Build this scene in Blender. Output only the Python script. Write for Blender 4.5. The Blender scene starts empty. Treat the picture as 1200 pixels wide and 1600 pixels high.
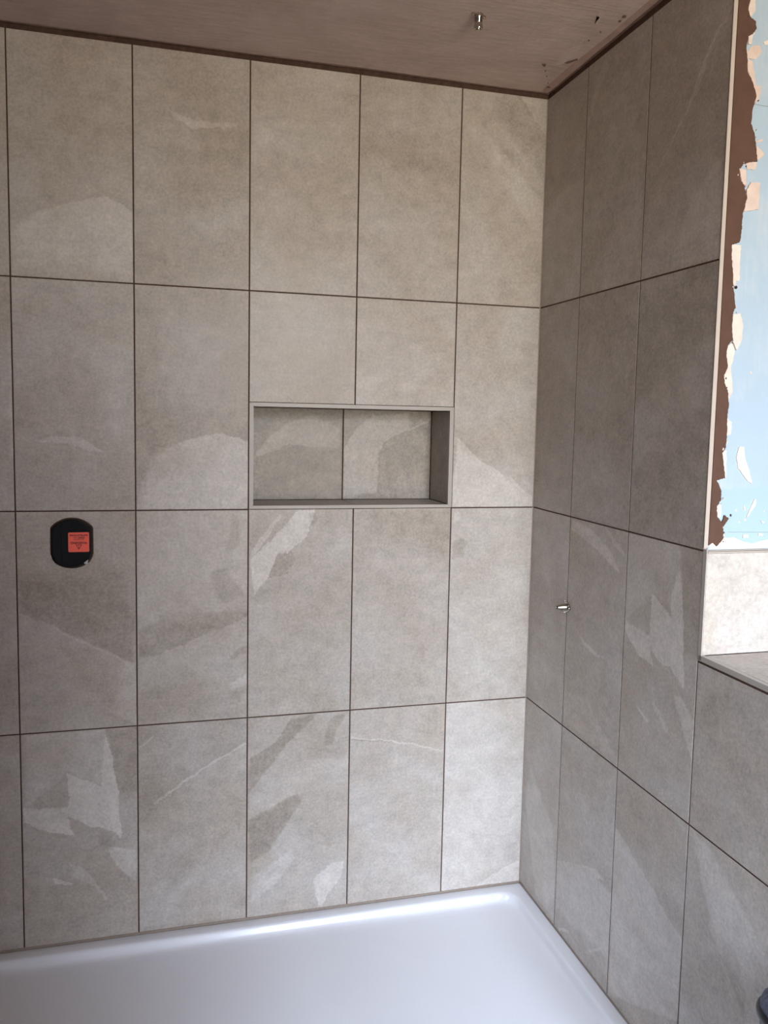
import bpy, bmesh, math, random
from mathutils import Matrix, Vector
random.seed(7)
sc = bpy.context.scene
COL = sc.collection

# ------------------------------------------------------------------ camera
CAM_POS = (-1.12053, -2.35130, 1.45339)
R_RIGHT = Vector((0.964274, -0.264153, 0.019970))
R_DOWN = Vector((-0.005407, -0.094995, -0.995463))
R_FWD = Vector((0.264852, 0.959791, -0.093030))
cam_data = bpy.data.cameras.new('camera')
cam = bpy.data.objects.new('camera', cam_data)
COL.objects.link(cam)
cam.matrix_world = Matrix(((R_RIGHT.x, -R_DOWN.x, -R_FWD.x, CAM_POS[0]),
                           (R_RIGHT.y, -R_DOWN.y, -R_FWD.y, CAM_POS[1]),
                           (R_RIGHT.z, -R_DOWN.z, -R_FWD.z, CAM_POS[2]),
                           (0, 0, 0, 1)))
cam_data.sensor_fit = 'VERTICAL'
cam_data.sensor_height = 36.0
cam_data.lens = 1314.64 * 36.0 / 1600.0
cam_data.shift_x = -(601.67 - 600.0) / 1600.0
cam_data.shift_y = (780.795 - 800.0) / 1600.0
cam_data.clip_start = 0.01
sc.camera = cam

# ------------------------------------------------------------------ view, sky
sc.view_settings.view_transform = 'Standard'
sc.view_settings.look = 'None'
sc.view_settings.gamma = 1.0
sc.view_settings.use_curve_mapping = False
sc.view_settings.exposure = 0.0
sc.cycles.adaptive_threshold = 0.03
sc.cycles.max_bounces = 8
SKY_STRENGTH = 19.8
world = bpy.data.worlds.new('sky')
sc.world = world
world.use_nodes = True
wn = world.node_tree.nodes; wl = world.node_tree.links
wn.clear()
w_out = wn.new('ShaderNodeOutputWorld'); w_bg = wn.new('ShaderNodeBackground')
w_tc = wn.new('ShaderNodeTexCoord'); w_sep = wn.new('ShaderNodeSeparateXYZ'); w_map = wn.new('ShaderNodeMapRange')
w_ramp = wn.new('ShaderNodeValToRGB')
w_map.inputs['From Min'].default_value = -1; w_map.inputs['From Max'].default_value = 1
wl.new(w_tc.outputs['Generated'], w_sep.inputs[0]); wl.new(w_sep.outputs['Z'], w_map.inputs['Value'])
wl.new(w_map.outputs[0], w_ramp.inputs[0]); wl.new(w_ramp.outputs[0], w_bg.inputs['Color'])
wl.new(w_bg.outputs[0], w_out.inputs['Surface'])
w_bg.inputs['Strength'].default_value = SKY_STRENGTH
cr = w_ramp.color_ramp
cr.elements[0].position = 0.0; cr.elements[0].color = (0.66, 0.54, 0.41, 1)
cr.elements[1].position = 1.0; cr.elements[1].color = (4.0, 4.6, 6.0, 1)
for pos, c in ((0.40, (0.76, 0.63, 0.49, 1)), (0.50, (1.25, 1.17, 1.06, 1)), (0.65, (2.2, 2.4, 2.95, 1)), (0.80, (3.6, 4.1, 5.2, 1))):
    e = cr.elements.new(pos); e.color = c


def portal(name, loc, direction, sx, sy):
    ld = bpy.data.lights.new(name, 'AREA'); ld.shape = 'RECTANGLE'; ld.size = sx; ld.size_y = sy
    ld.cycles.is_portal = True
    o = bpy.data.objects.new(name, ld); COL.objects.link(o)
    o.location = loc; o.rotation_euler = Vector(direction).to_track_quat('-Z', 'Z').to_euler()
    return o


# the room, metres: back wall y=0, shower wall x=0, ceiling z=CEIL
CEIL = 2.4155
REC_Y0, REC_Y1 = -0.8425, -3.60      # window recess in the right wall
SILL_Z = 0.9735
RECESS_X = 0.34
ROOM_X0, ROOM_Y0, FLOOR_Z = -2.95, -3.60, -0.09
WIN2 = (-0.98, 0.24, 0.10, 2.39)    # window in the rear wall: x0, x1, z0, z1
ADDED_ROOFLIGHT = (-2.78, -2.17, -2.15, -1.67)   # x0, x1, y0, y1 in the ceiling; added to brighten the lower right wall
PART_X, PART_Y = -1.735, -1.22       # partition at the far end of the tray
LIGHT_BLOCKER = (-1.75, -0.47, -2.75, -2.50, 1.90)   # added unseen block behind the camera, shades the lower left
portal('daylight_portal', ((WIN2[0] + WIN2[1]) / 2, ROOM_Y0 - 0.16, (WIN2[2] + WIN2[3]) / 2), (0, 1, 0), WIN2[1] - WIN2[0], WIN2[3] - WIN2[2])
portal('daylight_portal', ((ADDED_ROOFLIGHT[0] + ADDED_ROOFLIGHT[1]) / 2, (ADDED_ROOFLIGHT[2] + ADDED_ROOFLIGHT[3]) / 2, CEIL + 0.13), (0, 0, -1), ADDED_ROOFLIGHT[1] - ADDED_ROOFLIGHT[0], ADDED_ROOFLIGHT[3] - ADDED_ROOFLIGHT[2])

PATCHES={
 'B10':[(0.1,[[(-0.004,1.0,0.0023,40),(-1.0,-0.019,-0.3017,6),(-0.465,-0.885,-0.2995,1.5),(0.253,-0.968,-0.1508,1),(0.341,-0.94,-0.1323,1.5),(0.549,-0.836,-0.1006,12),(0.994,-0.113,-0.0002,16)]])],
 'B20':[(0.1,[[(-0.358,-0.934,-0.4521,1),(0.779,0.627,0.3507,1),(0.326,0.946,0.4354,1),(-0.868,-0.497,-0.3349,0.5)],[(-0.088,0.996,0.3943,1),(-0.316,-0.949,-0.4704,0.5),(-0.072,-0.997,-0.4406,2),(0.868,0.497,0.3309,0.5)],[(-0.398,0.917,0.2893,4),(0.087,-0.996,-0.4085,3),(0.316,0.949,0.4664,0.5)]]),(0.05,[[(-0.31,0.951,0.2857,8),(-0.891,-0.454,-0.3121,8),(0.331,-0.944,-0.3226,8),(0.923,0.386,0.2553,8)]])],
 'B50':[(-0.06,[[(0.629,0.777,0.4588,8),(-0.999,-0.042,-0.292,4),(-0.763,-0.646,-0.5184,3),(0.159,-0.987,-0.5646,8),(0.887,0.462,0.3529,16)]]),(0.05,[[(0.767,0.641,0.3179,14),(-0.999,-0.042,-0.2919,10),(-0.704,-0.71,-0.3987,3),(0.291,-0.957,-0.4683,14),(0.786,0.618,0.3129,14)]]),(-0.1,[[(-0.58,0.815,0.3115,1.5),(-0.798,-0.602,-0.5034,1.5),(0.114,-0.994,-0.5763,1.5),(0.761,0.649,0.5131,1.5)]]),(-0.07,[[(0.101,0.995,0.4122,5),(-0.989,-0.148,-0.2221,5),(0.329,-0.944,-0.3742,5),(0.915,0.403,0.2795,5)]])],
 'B40':[(-0.03,[[(0.258,0.966,0.378,20),(-0.994,0.105,-0.2578,20),(-0.346,-0.938,-0.4652,20),(0.999,-0.036,-0.0127,20)]])],
 'B11':[(0.09,[[(0.356,0.935,0.211,1),(0.139,0.99,0.1815,1),(-0.594,-0.805,-0.2541,1),(-0.526,-0.851,-0.2488,1),(0.494,-0.87,-0.0914,0.5)],[(-0.042,-0.999,-0.2001,2),(0.296,-0.955,-0.1577,3),(0.031,1.0,0.18,3),(0.023,1.0,0.1794,1.5),(-0.494,0.87,0.0874,0.5)]]),(-0.03,[[(0.009,1.0,0.0037,20),(-0.99,-0.14,-0.2978,20),(-0.111,-0.994,-0.1644,20),(1.0,-0.02,0.0004,20)]])],
 'B21':[(0.12,[[(0.009,1.0,0.0011,2),(-1.0,-0.005,-0.3032,2),(-0.313,-0.95,-0.271,1),(0.186,-0.982,-0.1653,1),(0.292,-0.956,-0.1426,1.5),(0.555,-0.832,-0.0957,10),(0.969,-0.247,0.003,14)]]),(-0.05,[[(0.198,0.98,0.2453,1.5),(-1.0,-0.006,-0.3034,4),(0.281,-0.96,-0.1475,10),(0.976,0.218,0.2679,3)]])],
 'B01':[(0.1,[[(-0.709,0.705,-0.086,4),(-1.0,-0.014,-0.304,2),(0.231,-0.973,-0.3297,2),(1.0,-0.021,0.2492,8)]])],
 'B31':[(0.07,[[(-0.36,0.933,0.3353,2),(-1.0,-0.015,-0.3069,2),(0.227,-0.974,-0.4278,2),(0.407,-0.914,-0.3528,1),(0.864,-0.503,-0.0586,3),(-0.23,0.973,0.3853,3)]]),(-0.05,[[(-0.553,0.833,0.3848,3),(-0.92,-0.392,-0.2444,3),(0.199,-0.98,-0.5435,3),(0.886,0.464,0.2617,3)]]),(-0.05,[[(-0.607,0.795,0.2347,6),(-0.636,-0.771,-0.4695,6),(0.381,-0.924,-0.379,6),(0.612,0.791,0.4079,6)]]),(0.04,[[(-0.44,0.898,0.2525,8),(-1.0,-0.015,-0.307,8),(0.34,-0.941,-0.3265,8),(0.686,0.728,0.3547,8)]])],
 'B41':[(0.06,[[(0.632,-0.775,-0.3492,2),(-0.189,0.982,0.4422,3),(-0.897,0.441,0.1682,0.5)],[(-0.693,0.721,0.3051,3),(-0.697,0.718,0.303,3),(0.469,-0.883,-0.4425,2),(0.659,-0.752,-0.3365,2),(0.897,-0.441,-0.1722,0.5)]]),(-0.06,[[(-0.574,0.819,0.3915,3),(-0.012,-1.0,-0.589,2),(0.996,0.087,0.0486,3)]])],
 'B51':[(0.11,[[(-0.67,-0.743,-0.1613,1),(0.998,-0.058,-0.0023,2),(-0.839,0.544,0.0004,0.5)],[(0.008,1.0,0.0009,2),(-0.999,-0.034,-0.2612,2),(-0.659,-0.752,-0.18,1),(-0.502,-0.865,-0.1637,1),(0.839,-0.544,-0.0044,0.5)]]),(0.1,[[(-0.999,-0.04,-0.2611,1),(-0.657,-0.754,-0.1909,1),(0.008,-1.0,-0.0934,1.5),(0.684,0.729,0.1849,1.5)]])],
 'B12':[(-0.09,[[(0.547,0.837,0.3004,1),(-0.998,0.066,-0.2755,6),(0.814,-0.581,0.0573,0.5)],[(-0.959,-0.282,-0.3731,25),(0.037,-0.999,-0.4193,30),(0.87,0.493,0.2079,0.5),(0.542,0.841,0.2871,1),(0.434,0.901,0.2886,1),(-0.814,0.581,-0.0613,0.5)],[(1.0,-0.001,0.0027,6),(0.464,0.886,0.2946,1),(-0.87,-0.493,-0.2119,0.5)]]),(0.06,[[(0.559,0.829,0.2984,1),(-0.707,0.707,-0.0797,1),(-0.546,-0.838,-0.3033,1),(1.0,-0.014,0.2194,0.5)],[(-0.522,-0.853,-0.2922,1),(0.837,0.547,0.225,1),(0.593,0.805,0.2804,1),(-1.0,0.01,-0.1299,0.5)],[(0.421,0.907,0.2837,1),(-1.0,0.014,-0.2234,0.5),(-0.448,-0.894,-0.2934,1),(1.0,-0.01,0.1259,0.5)]]),(0.07,[[(0.493,0.87,0.1473,2),(-1.0,0.007,-0.2979,2),(-0.465,-0.885,-0.2899,4),(0.996,-0.092,0.2422,10)]])],
 'B22':[(0.05,[[(-0.25,0.968,0.234,30),(-1.0,0.008,-0.2965,2),(-0.009,-1.0,-0.5993,2),(1.0,-0.007,-0.001,14)]]),(-0.09,[[(-0.371,0.929,0.1614,1),(-1.0,-0.006,-0.3011,2),(-0.096,-0.995,-0.3372,10),(0.093,-0.996,-0.2929,14),(0.617,0.787,0.2723,0.5)],[(0.479,-0.878,-0.2336,6),(1.0,-0.007,0.0024,2),(-0.076,0.997,0.1873,3),(-0.373,0.928,0.1609,1),(-0.617,-0.787,-0.2763,0.5)]]),(-0.09,[[(0.815,0.579,0.3832,7),(-0.432,0.902,0.1967,7),(-0.825,-0.565,-0.439,7),(0.288,-0.957,-0.3478,7),(0.975,0.22,0.2846,7)]]),(-0.07,[[(0.976,-0.216,0.1284,5),(-0.641,0.768,0.2077,5),(-0.697,-0.717,-0.5548,0.5)],[(-0.998,-0.06,-0.3068,2),(-0.837,-0.547,-0.5376,3),(0.994,-0.108,0.1902,4),(0.697,0.717,0.5508,0.5)]]),(-0.1,[[(-0.419,0.908,0.0467,4),(-1.0,-0.005,-0.3007,4),(0.305,-0.952,-0.1106,4),(0.6,-0.8,0.0036,4),(0.79,0.613,0.3072,4)]]),(0.1,[[(-0.307,0.952,-0.0001,4),(-1.0,-0.003,-0.3005,4),(0.519,-0.855,0.0444,4),(0.741,0.671,0.2461,4)]]),(-0.04,[[(0.015,1.0,0.0074,12),(-1.0,-0.004,-0.3007,12),(0.028,-1.0,-0.107,12),(1.0,-0.007,0.0024,12)]])],
 'B32':[(0.15,[[(-0.224,0.975,0.4375,1),(-0.719,0.695,0.2437,1.5),(-0.942,0.336,0.0212,1),(-0.008,-1.0,-0.5965,1),(0.656,-0.755,-0.3573,1),(0.773,-0.634,-0.2724,1),(0.999,0.042,0.0954,0.5)],[(0.688,-0.726,-0.3267,1),(0.996,0.092,0.0461,1),(-0.789,0.614,0.205,1),(-0.929,0.37,0.1002,1),(-0.999,-0.042,-0.0994,0.5)]]),(0.1,[[(-0.809,0.588,0.2613,1),(-0.821,0.57,0.2519,1),(-0.452,-0.892,-0.5559,1),(0.749,-0.663,-0.3198,1),(0.882,-0.471,-0.217,1),(0.971,0.239,0.1187,1)]]),(-0.08,[[(-0.362,0.932,0.3447,2),(-0.809,0.588,0.1558,2),(-0.905,-0.425,-0.3134,2),(0.201,-0.98,-0.4444,1),(0.897,-0.442,-0.1349,1),(0.931,-0.366,-0.1003,1),(-0.075,0.997,0.3948,1)]]),(-0.07,[[(-0.635,0.772,0.3136,2),(-0.889,-0.458,-0.4343,2),(0.437,-0.899,-0.4494,2),(0.971,0.239,0.3002,2)]])],
 'B42':[(-0.05,[[(0.154,0.988,0.4906,30),(-1.0,0.001,-0.293,4),(-0.009,-1.0,-0.5921,4),(1.0,0.018,0.0179,40)]])],
 'B52':[(-0.09,[[(-0.758,0.652,0.2746,4),(-0.618,-0.786,-0.4198,4),(0.559,-0.829,-0.403,4),(1.0,0.029,0.019,4),(-0.609,0.793,0.3438,0.5)],[(-0.135,0.991,0.4359,4),(-0.972,-0.234,-0.1462,4),(0.609,-0.793,-0.3478,0.5)]]),(0.08,[[(-0.351,0.936,0.517,2),(-0.976,-0.216,-0.1482,2),(0.218,-0.976,-0.5646,2),(0.999,0.032,0.0248,2)]])],
 'B13':[(0.07,[[(0.452,0.892,0.4841,4),(-0.994,0.113,-0.1529,1),(-1.0,-0.025,-0.2308,1),(0.755,-0.655,-0.2323,0.5)],[(0.005,-1.0,-0.5989,2),(1.0,0.013,0.0158,8),(-0.637,0.771,0.3001,4),(-0.755,0.655,0.2283,0.5)]]),(0.17,[[(1.0,0.001,0.2032,1),(0.621,0.784,0.3813,1),(-0.998,-0.059,-0.2708,1),(-0.997,-0.074,-0.2764,1),(-0.986,-0.168,-0.3157,1),(-0.985,-0.171,-0.3171,1),(-0.942,-0.335,-0.3956,1),(0.995,-0.095,0.1574,1)]]),(0.17,[[(0.407,0.913,0.3776,2),(-0.995,-0.099,-0.2784,3),(0.83,-0.558,-0.023,0.5)],[(-0.742,-0.67,-0.4435,1),(-0.466,-0.885,-0.4806,1),(1.0,0.026,0.128,1.2),(0.538,0.843,0.368,1),(-0.211,0.978,0.2785,1),(-0.83,0.558,0.019,0.5)]]),(0.17,[[(-0.23,-0.973,-0.3883,3),(0.998,0.055,0.023,3),(-0.651,0.759,0.2658,0.5)],[(0.44,0.898,0.3207,1),(-0.476,0.879,0.2525,0.5),(-1.0,0.012,-0.1141,3),(-0.035,-0.999,-0.3903,3),(0.651,-0.759,-0.2698,0.5)],[(0.368,0.93,0.3263,1),(-0.975,-0.222,-0.194,1),(0.476,-0.879,-0.2565,0.5)]]),(-0.05,[[(0.99,0.138,0.3019,1),(-0.08,0.997,0.392,12),(-1.0,0.007,-0.2953,2),(0.789,-0.614,-0.1346,0.5)],[(0.033,-0.999,-0.5901,1),(0.986,0.169,0.3169,1),(-0.789,0.614,0.1306,0.5)]]),(0.12,[[(0.814,0.58,0.3168,2),(0.595,0.804,0.2972,2),(-1.0,-0.012,-0.2981,4),(-0.279,-0.96,-0.3172,1.5),(0.963,0.271,0.283,2)]]),(0.08,[[(0.887,0.462,0.2299,2),(-0.381,0.925,0.0209,2),(-0.877,-0.48,-0.2408,1),(1.0,-0.01,0.1771,0.5)],[(-0.807,-0.591,-0.247,1),(-0.328,-0.945,-0.2542,3),(1.0,-0.013,0.1186,6),(0.533,0.846,0.2238,3),(-1.0,0.01,-0.1811,0.5)]]),(0.14,[[(0.215,0.977,0.1864,1),(-0.84,0.543,-0.0121,1),(-0.396,-0.918,-0.2047,1),(0.985,0.175,0.1071,1)]]),(-0.05,[[(0.367,0.93,0.3181,5),(-0.962,-0.274,-0.2977,5),(-0.389,-0.921,-0.3677,5),(0.93,0.367,0.2867,5)]])],
 'B23':[(0.13,[[(-0.479,0.878,0.3157,0.8),(-0.486,0.874,0.3126,0.8),(-0.974,-0.225,-0.4093,0.8),(0.486,-0.874,-0.3198,0.8),(0.498,-0.867,-0.3139,0.8),(0.96,0.281,0.2688,0.5)],[(0.464,-0.886,-0.3276,0.8),(0.58,-0.815,-0.2815,0.8),(0.96,0.281,0.1461,0.8),(-0.559,0.829,0.2819,0.8),(-0.56,0.829,0.2818,0.8),(-0.96,-0.281,-0.2728,0.5)]]),(0.04,[[(0.018,1.0,0.0135,2),(-1.0,-0.005,-0.3016,1),(0.483,-0.876,-0.3142,1),(0.667,-0.745,-0.2343,12),(1.0,-0.007,-0.0018,2)]]),(-0.05,[[(-0.376,0.926,0.0799,14),(-1.0,0.001,-0.1465,14),(0.229,-0.973,-0.1827,14),(0.982,-0.189,0.0523,14)]]),(0.1,[[(-0.661,0.75,0.3971,1),(-1.0,0.0,-0.0398,1),(0.619,-0.785,-0.4228,1),(0.975,0.221,0.1213,1)]])],
 'B33':[(-0.11,[[(-0.667,0.745,0.3085,3),(-0.691,0.722,0.2908,3),(0.128,-0.992,-0.5677,2),(0.852,-0.524,-0.2054,1),(0.083,0.997,0.5254,0.5)],[(0.503,-0.865,-0.4114,1),(1.0,0.005,0.0058,6),(-0.782,0.623,0.2315,3),(-0.083,-0.997,-0.5294,0.5)]]),(-0.11,[[(-0.471,0.882,0.1424,5),(-0.826,0.564,0.0574,5),(-0.852,0.524,0.0431,5),(-0.85,-0.526,-0.3112,2),(0.403,-0.915,-0.2749,4),(0.48,-0.877,-0.2576,3),(1.0,0.005,0.0056,5)]]),(-0.07,[[(0.477,0.879,0.5544,4),(-0.898,0.44,0.0017,4),(-0.173,-0.985,-0.6315,4),(0.488,-0.873,-0.3876,4),(0.971,-0.238,0.0936,4)]]),(0.13,[[(-0.796,0.605,-0.1683,1),(-0.985,0.173,-0.2586,1),(0.119,-0.993,-0.1036,2),(0.602,-0.799,0.0412,2),(0.987,0.161,0.209,2),(-0.729,0.685,-0.1515,0.5)],[(0.137,0.991,0.0347,1),(-0.893,0.451,-0.1965,1),(0.729,-0.685,0.1475,0.5)]]),(0.07,[[(0.493,-0.87,-0.1018,4),(1.0,0.005,0.0131,4),(-0.573,0.82,0.03,4),(-0.794,0.608,-0.0086,4),(-0.013,-1.0,-0.1672,0.5)],[(-0.985,-0.173,-0.1622,4),(0.581,-0.814,-0.0852,4),(0.013,1.0,0.1632,0.5)]]),(0.05,[[(-0.171,0.985,0.3291,6),(-1.0,-0.016,-0.3069,6),(0.046,-0.999,-0.4507,6),(1.0,0.01,0.1584,0.5)],[(0.515,-0.857,-0.3126,6),(1.0,0.004,0.0056,6),(-0.374,0.928,0.2764,6),(-1.0,-0.01,-0.1624,0.5)]])],
 'B43':[(0.1,[[(0.249,0.968,0.5098,0.8),(-0.999,-0.033,-0.3085,0.8),(-0.249,-0.969,-0.5156,0.8),(0.999,0.033,0.1445,0.5)],[(-0.16,-0.987,-0.5133,0.8),(1.0,0.017,0.0143,0.8),(0.161,0.987,0.5074,0.8),(-0.999,-0.033,-0.1485,0.5)]]),(-0.12,[[(0.145,0.989,0.5047,1),(-1.0,-0.026,-0.1427,1),(-0.16,-0.987,-0.5093,1),(1.0,0.017,0.0123,1)]]),(-0.04,[[(0.218,0.976,0.1115,12),(-1.0,-0.027,-0.2979,12),(-0.396,-0.918,-0.2089,12),(0.993,-0.121,0.176,12)]])],
 'B53':[(0.09,[[(-0.999,-0.037,-0.2662,2),(0.268,-0.964,0.0042,1),(0.421,-0.907,0.0424,1),(0.462,-0.887,0.0501,1),(0.06,0.998,0.0119,2)]]),(0.04,[[(-0.0,1.0,0.1834,30),(-0.999,-0.038,-0.2729,30),(0.24,-0.971,-0.3005,30),(1.0,0.031,0.0876,30)]])],
 'R10':[(0.05,[[(-0.781,0.625,0.2701,5),(-0.644,-0.765,-0.5183,5),(0.617,-0.787,-0.405,5),(0.991,-0.132,-0.0355,0.5)],[(0.931,-0.366,-0.1634,5),(-0.791,0.612,0.2635,5),(-0.991,0.132,0.0315,0.5)]]),(0.05,[[(0.449,-0.893,-0.046,4),(0.599,-0.801,-0.0195,8),(0.986,-0.168,0.0048,2),(0.009,1.0,0.0039,2),(-0.948,-0.317,-0.288,0.5)],[(-0.999,-0.047,-0.3008,6),(0.573,-0.819,-0.003,6),(0.948,0.317,0.284,0.5)]])],
 'R20':[(0.1,[[(-0.664,0.748,0.1433,1.5),(-0.687,0.727,0.1341,1.5),(0.619,-0.785,-0.1704,0.5),(0.713,-0.702,-0.1291,0.5)],[(0.708,-0.707,-0.1295,1.5),(-0.678,0.735,0.1368,0.5),(-0.713,0.702,0.1251,0.5)],[(0.831,-0.557,-0.0825,1.5),(-0.922,0.387,0.0593,1.5),(-0.787,0.617,0.0983,1.5),(0.678,-0.735,-0.1408,0.5)],[(-0.68,0.733,0.1641,1.5),(0.616,-0.788,-0.2103,1.5),(-0.376,0.927,0.3225,0.5)],[(0.993,-0.12,0.1652,0.5),(-0.786,0.618,0.0868,1.5),(0.376,-0.927,-0.3265,0.5)],[(0.784,-0.62,-0.0992,1.5),(0.856,-0.517,-0.045,1.5),(-0.619,0.785,0.1664,0.5),(-0.89,0.455,-0.0042,1.5),(-0.993,0.12,-0.1692,0.5)]]),(0.05,[[(-0.998,-0.06,-0.2936,2),(0.598,-0.802,-0.0015,12),(0.726,-0.688,0.0454,8),(0.894,-0.448,0.0996,3),(0.984,-0.179,0.1215,1.5),(0.055,0.998,0.0175,2)]])],
 'R00':[(0.05,[[(-0.004,1.0,0.0017,2),(-1.0,-0.017,-0.2455,4),(0.036,-0.999,-0.3037,6),(0.205,-0.979,-0.2769,10),(1.0,0.024,0.0051,2)]])],
 'R21':[(0.04,[[(-0.505,0.863,0.1228,14),(-0.54,0.842,0.1143,14),(-0.999,0.039,-0.2771,14),(0.335,-0.942,-0.3273,14),(0.542,-0.84,-0.2503,14),(1.0,0.014,0.001,14)]]),(-0.05,[[(0.141,0.99,0.0359,4),(-1.0,0.011,-0.0981,4),(0.492,-0.871,-0.0163,4),(0.984,0.179,0.0746,4)]])],
 'R12':[(0.11,[[(0.365,0.931,0.5484,1.5),(-0.011,1.0,0.4875,1),(-0.636,-0.772,-0.5505,1),(0.577,-0.817,-0.3225,0.5)],[(-0.369,-0.929,-0.5797,1.5),(0.687,-0.727,-0.3349,0.5),(0.277,0.961,0.5481,2),(-0.577,0.817,0.3185,0.5)],[(-0.15,-0.989,-0.5867,2),(0.999,-0.036,-0.0149,3),(0.201,0.98,0.5514,3),(-0.687,0.727,0.3309,0.5)]]),(0.07,[[(0.303,0.953,0.5926,1),(-0.978,0.208,-0.1781,1),(-0.476,-0.88,-0.6144,1),(-0.336,-0.942,-0.621,1),(0.655,0.755,0.5698,2)]]),(0.1,[[(-0.281,-0.96,-0.2928,1.2),(-0.209,-0.978,-0.288,1.2),(0.473,0.881,0.2797,1.2),(0.204,0.979,0.2744,1.2),(-0.82,0.572,-0.0009,0.5)],[(-0.107,0.994,0.2255,1.2),(-0.827,-0.562,-0.3275,1.2),(0.065,-0.998,-0.2417,1.2),(0.82,-0.572,-0.0031,0.5)]]),(0.06,[[(0.054,0.999,0.0176,6),(-0.102,0.995,-0.0095,6),(-0.583,-0.813,-0.1834,6),(-0.518,-0.855,-0.1722,6),(0.18,-0.984,-0.0988,6),(1.0,-0.007,0.0057,6)]])],
 'R22':[(0.05,[[(0.363,0.932,0.4804,6),(-0.983,0.184,-0.112,1),(-0.996,-0.089,-0.2631,1),(0.775,-0.632,-0.2139,0.5)],[(0.003,-1.0,-0.5938,2),(0.998,0.06,0.0302,6),(-0.668,0.744,0.2768,4),(-0.775,0.632,0.2099,0.5)]]),(0.15,[[(0.995,0.104,0.2339,1),(0.531,0.847,0.3745,1),(-0.994,-0.109,-0.2824,1),(-0.994,-0.109,-0.2825,1),(-0.929,-0.369,-0.3987,1),(0.961,-0.275,0.0507,2)]]),(0.15,[[(0.015,1.0,0.3268,1),(-0.993,-0.117,-0.2833,3),(0.916,-0.4,0.0529,0.5)],[(-0.489,-0.872,-0.4651,1),(1.0,0.006,0.1145,1),(0.5,0.866,0.3509,1),(-0.354,0.935,0.2317,1),(-0.991,-0.135,-0.2452,0.5)],[(-0.916,0.4,-0.0569,0.5),(-0.403,-0.915,-0.4674,1),(0.991,0.135,0.2412,0.5)]]),(0.15,[[(-0.994,0.112,-0.0787,2),(-0.053,-0.999,-0.3743,3),(0.536,0.844,0.3495,0.5)],[(-0.057,-0.998,-0.3745,3),(0.999,-0.052,-0.0147,1),(0.555,0.832,0.2963,1),(0.228,0.974,0.3167,1),(-0.968,-0.252,-0.2,1),(-0.536,-0.844,-0.3535,0.5)]]),(-0.05,[[(0.994,0.109,0.284,1),(-0.164,0.986,0.3133,12),(-0.835,-0.55,-0.4589,0.5)],[(-0.999,-0.051,-0.3229,2),(-0.003,-1.0,-0.5972,1),(0.989,0.146,0.3005,1),(0.835,0.55,0.4549,0.5)]]),(0.1,[[(0.765,0.644,0.3156,3),(-0.996,-0.088,-0.3138,2),(-0.649,-0.761,-0.3629,2),(0.03,-1.0,-0.2561,2),(0.871,0.491,0.3177,3)]]),(0.08,[[(0.559,0.829,0.2461,1),(0.013,1.0,0.1676,1),(-0.702,-0.712,-0.2651,1),(-0.522,-0.853,-0.2609,1),(0.896,0.443,0.219,1)]]),(0.14,[[(0.385,0.923,0.1931,1),(-0.859,0.511,-0.0191,1),(-0.326,-0.946,-0.1987,1),(0.809,0.588,0.1665,1)]])],
 'R03':[(0.07,[[(0.943,0.334,0.1166,2),(0.932,0.363,0.1209,3),(0.057,0.998,0.0265,6),(-0.996,-0.086,-0.245,4),(-0.583,-0.813,-0.352,10),(0.972,-0.236,-0.0418,10)]])],
 'R13':[(0.07,[[(-0.13,0.991,0.0534,10),(-1.0,0.005,-0.3012,3),(-0.102,-0.995,-0.2958,2),(0.232,-0.973,-0.2164,1),(0.417,-0.909,-0.1792,1.5),(0.998,0.057,0.0091,10)]]),(0.1,[[(-0.2,0.98,0.2243,1),(-0.249,0.969,0.2091,1),(-0.133,-0.991,-0.3181,1),(0.381,-0.924,-0.1863,1),(-0.177,0.984,0.2296,1)]]),(0.12,[[(-0.459,0.888,-0.0106,1),(-0.995,-0.097,-0.0907,1),(0.423,-0.906,-0.0,1),(0.585,0.811,0.0252,1)]]),(0.1,[[(-0.606,0.796,-0.0854,1.5),(-0.996,-0.085,-0.302,1.5),(0.605,-0.796,0.0784,1.5),(-0.128,0.992,0.0258,1.5)]])],
 'R23':[(0.09,[[(-0.452,-0.892,-0.4242,0.8),(-0.352,-0.936,-0.4233,0.8),(-0.347,-0.938,-0.4237,0.8),(1.0,0.009,0.0064,3),(-0.425,0.905,0.0047,3),(-0.956,-0.294,-0.3414,0.5)],[(-0.999,-0.037,-0.3142,3),(-0.314,-0.949,-0.4101,0.8),(0.956,0.294,0.3374,0.5)]]),(0.05,[[(-0.447,0.894,0.388,1.5),(-0.236,-0.972,-0.6371,1.5),(0.451,0.892,0.639,1.5)]])],
 'R33':[(0.07,[[(0.648,0.762,0.3901,14),(-0.891,0.455,-0.0205,14),(-0.578,-0.816,-0.5293,8),(-0.521,-0.853,-0.5367,6),(-0.229,-0.973,-0.5841,4),(0.887,0.462,0.2809,6)]]),(-0.06,[[(0.857,0.516,0.3249,4),(-0.997,0.078,-0.1796,4),(0.581,-0.814,-0.1661,0.5)],[(-0.895,-0.447,-0.3416,4),(-0.162,-0.987,-0.4419,4),(0.955,0.297,0.2435,4),(0.758,0.652,0.3522,4),(-0.581,0.814,0.1621,0.5)]])],
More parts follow.
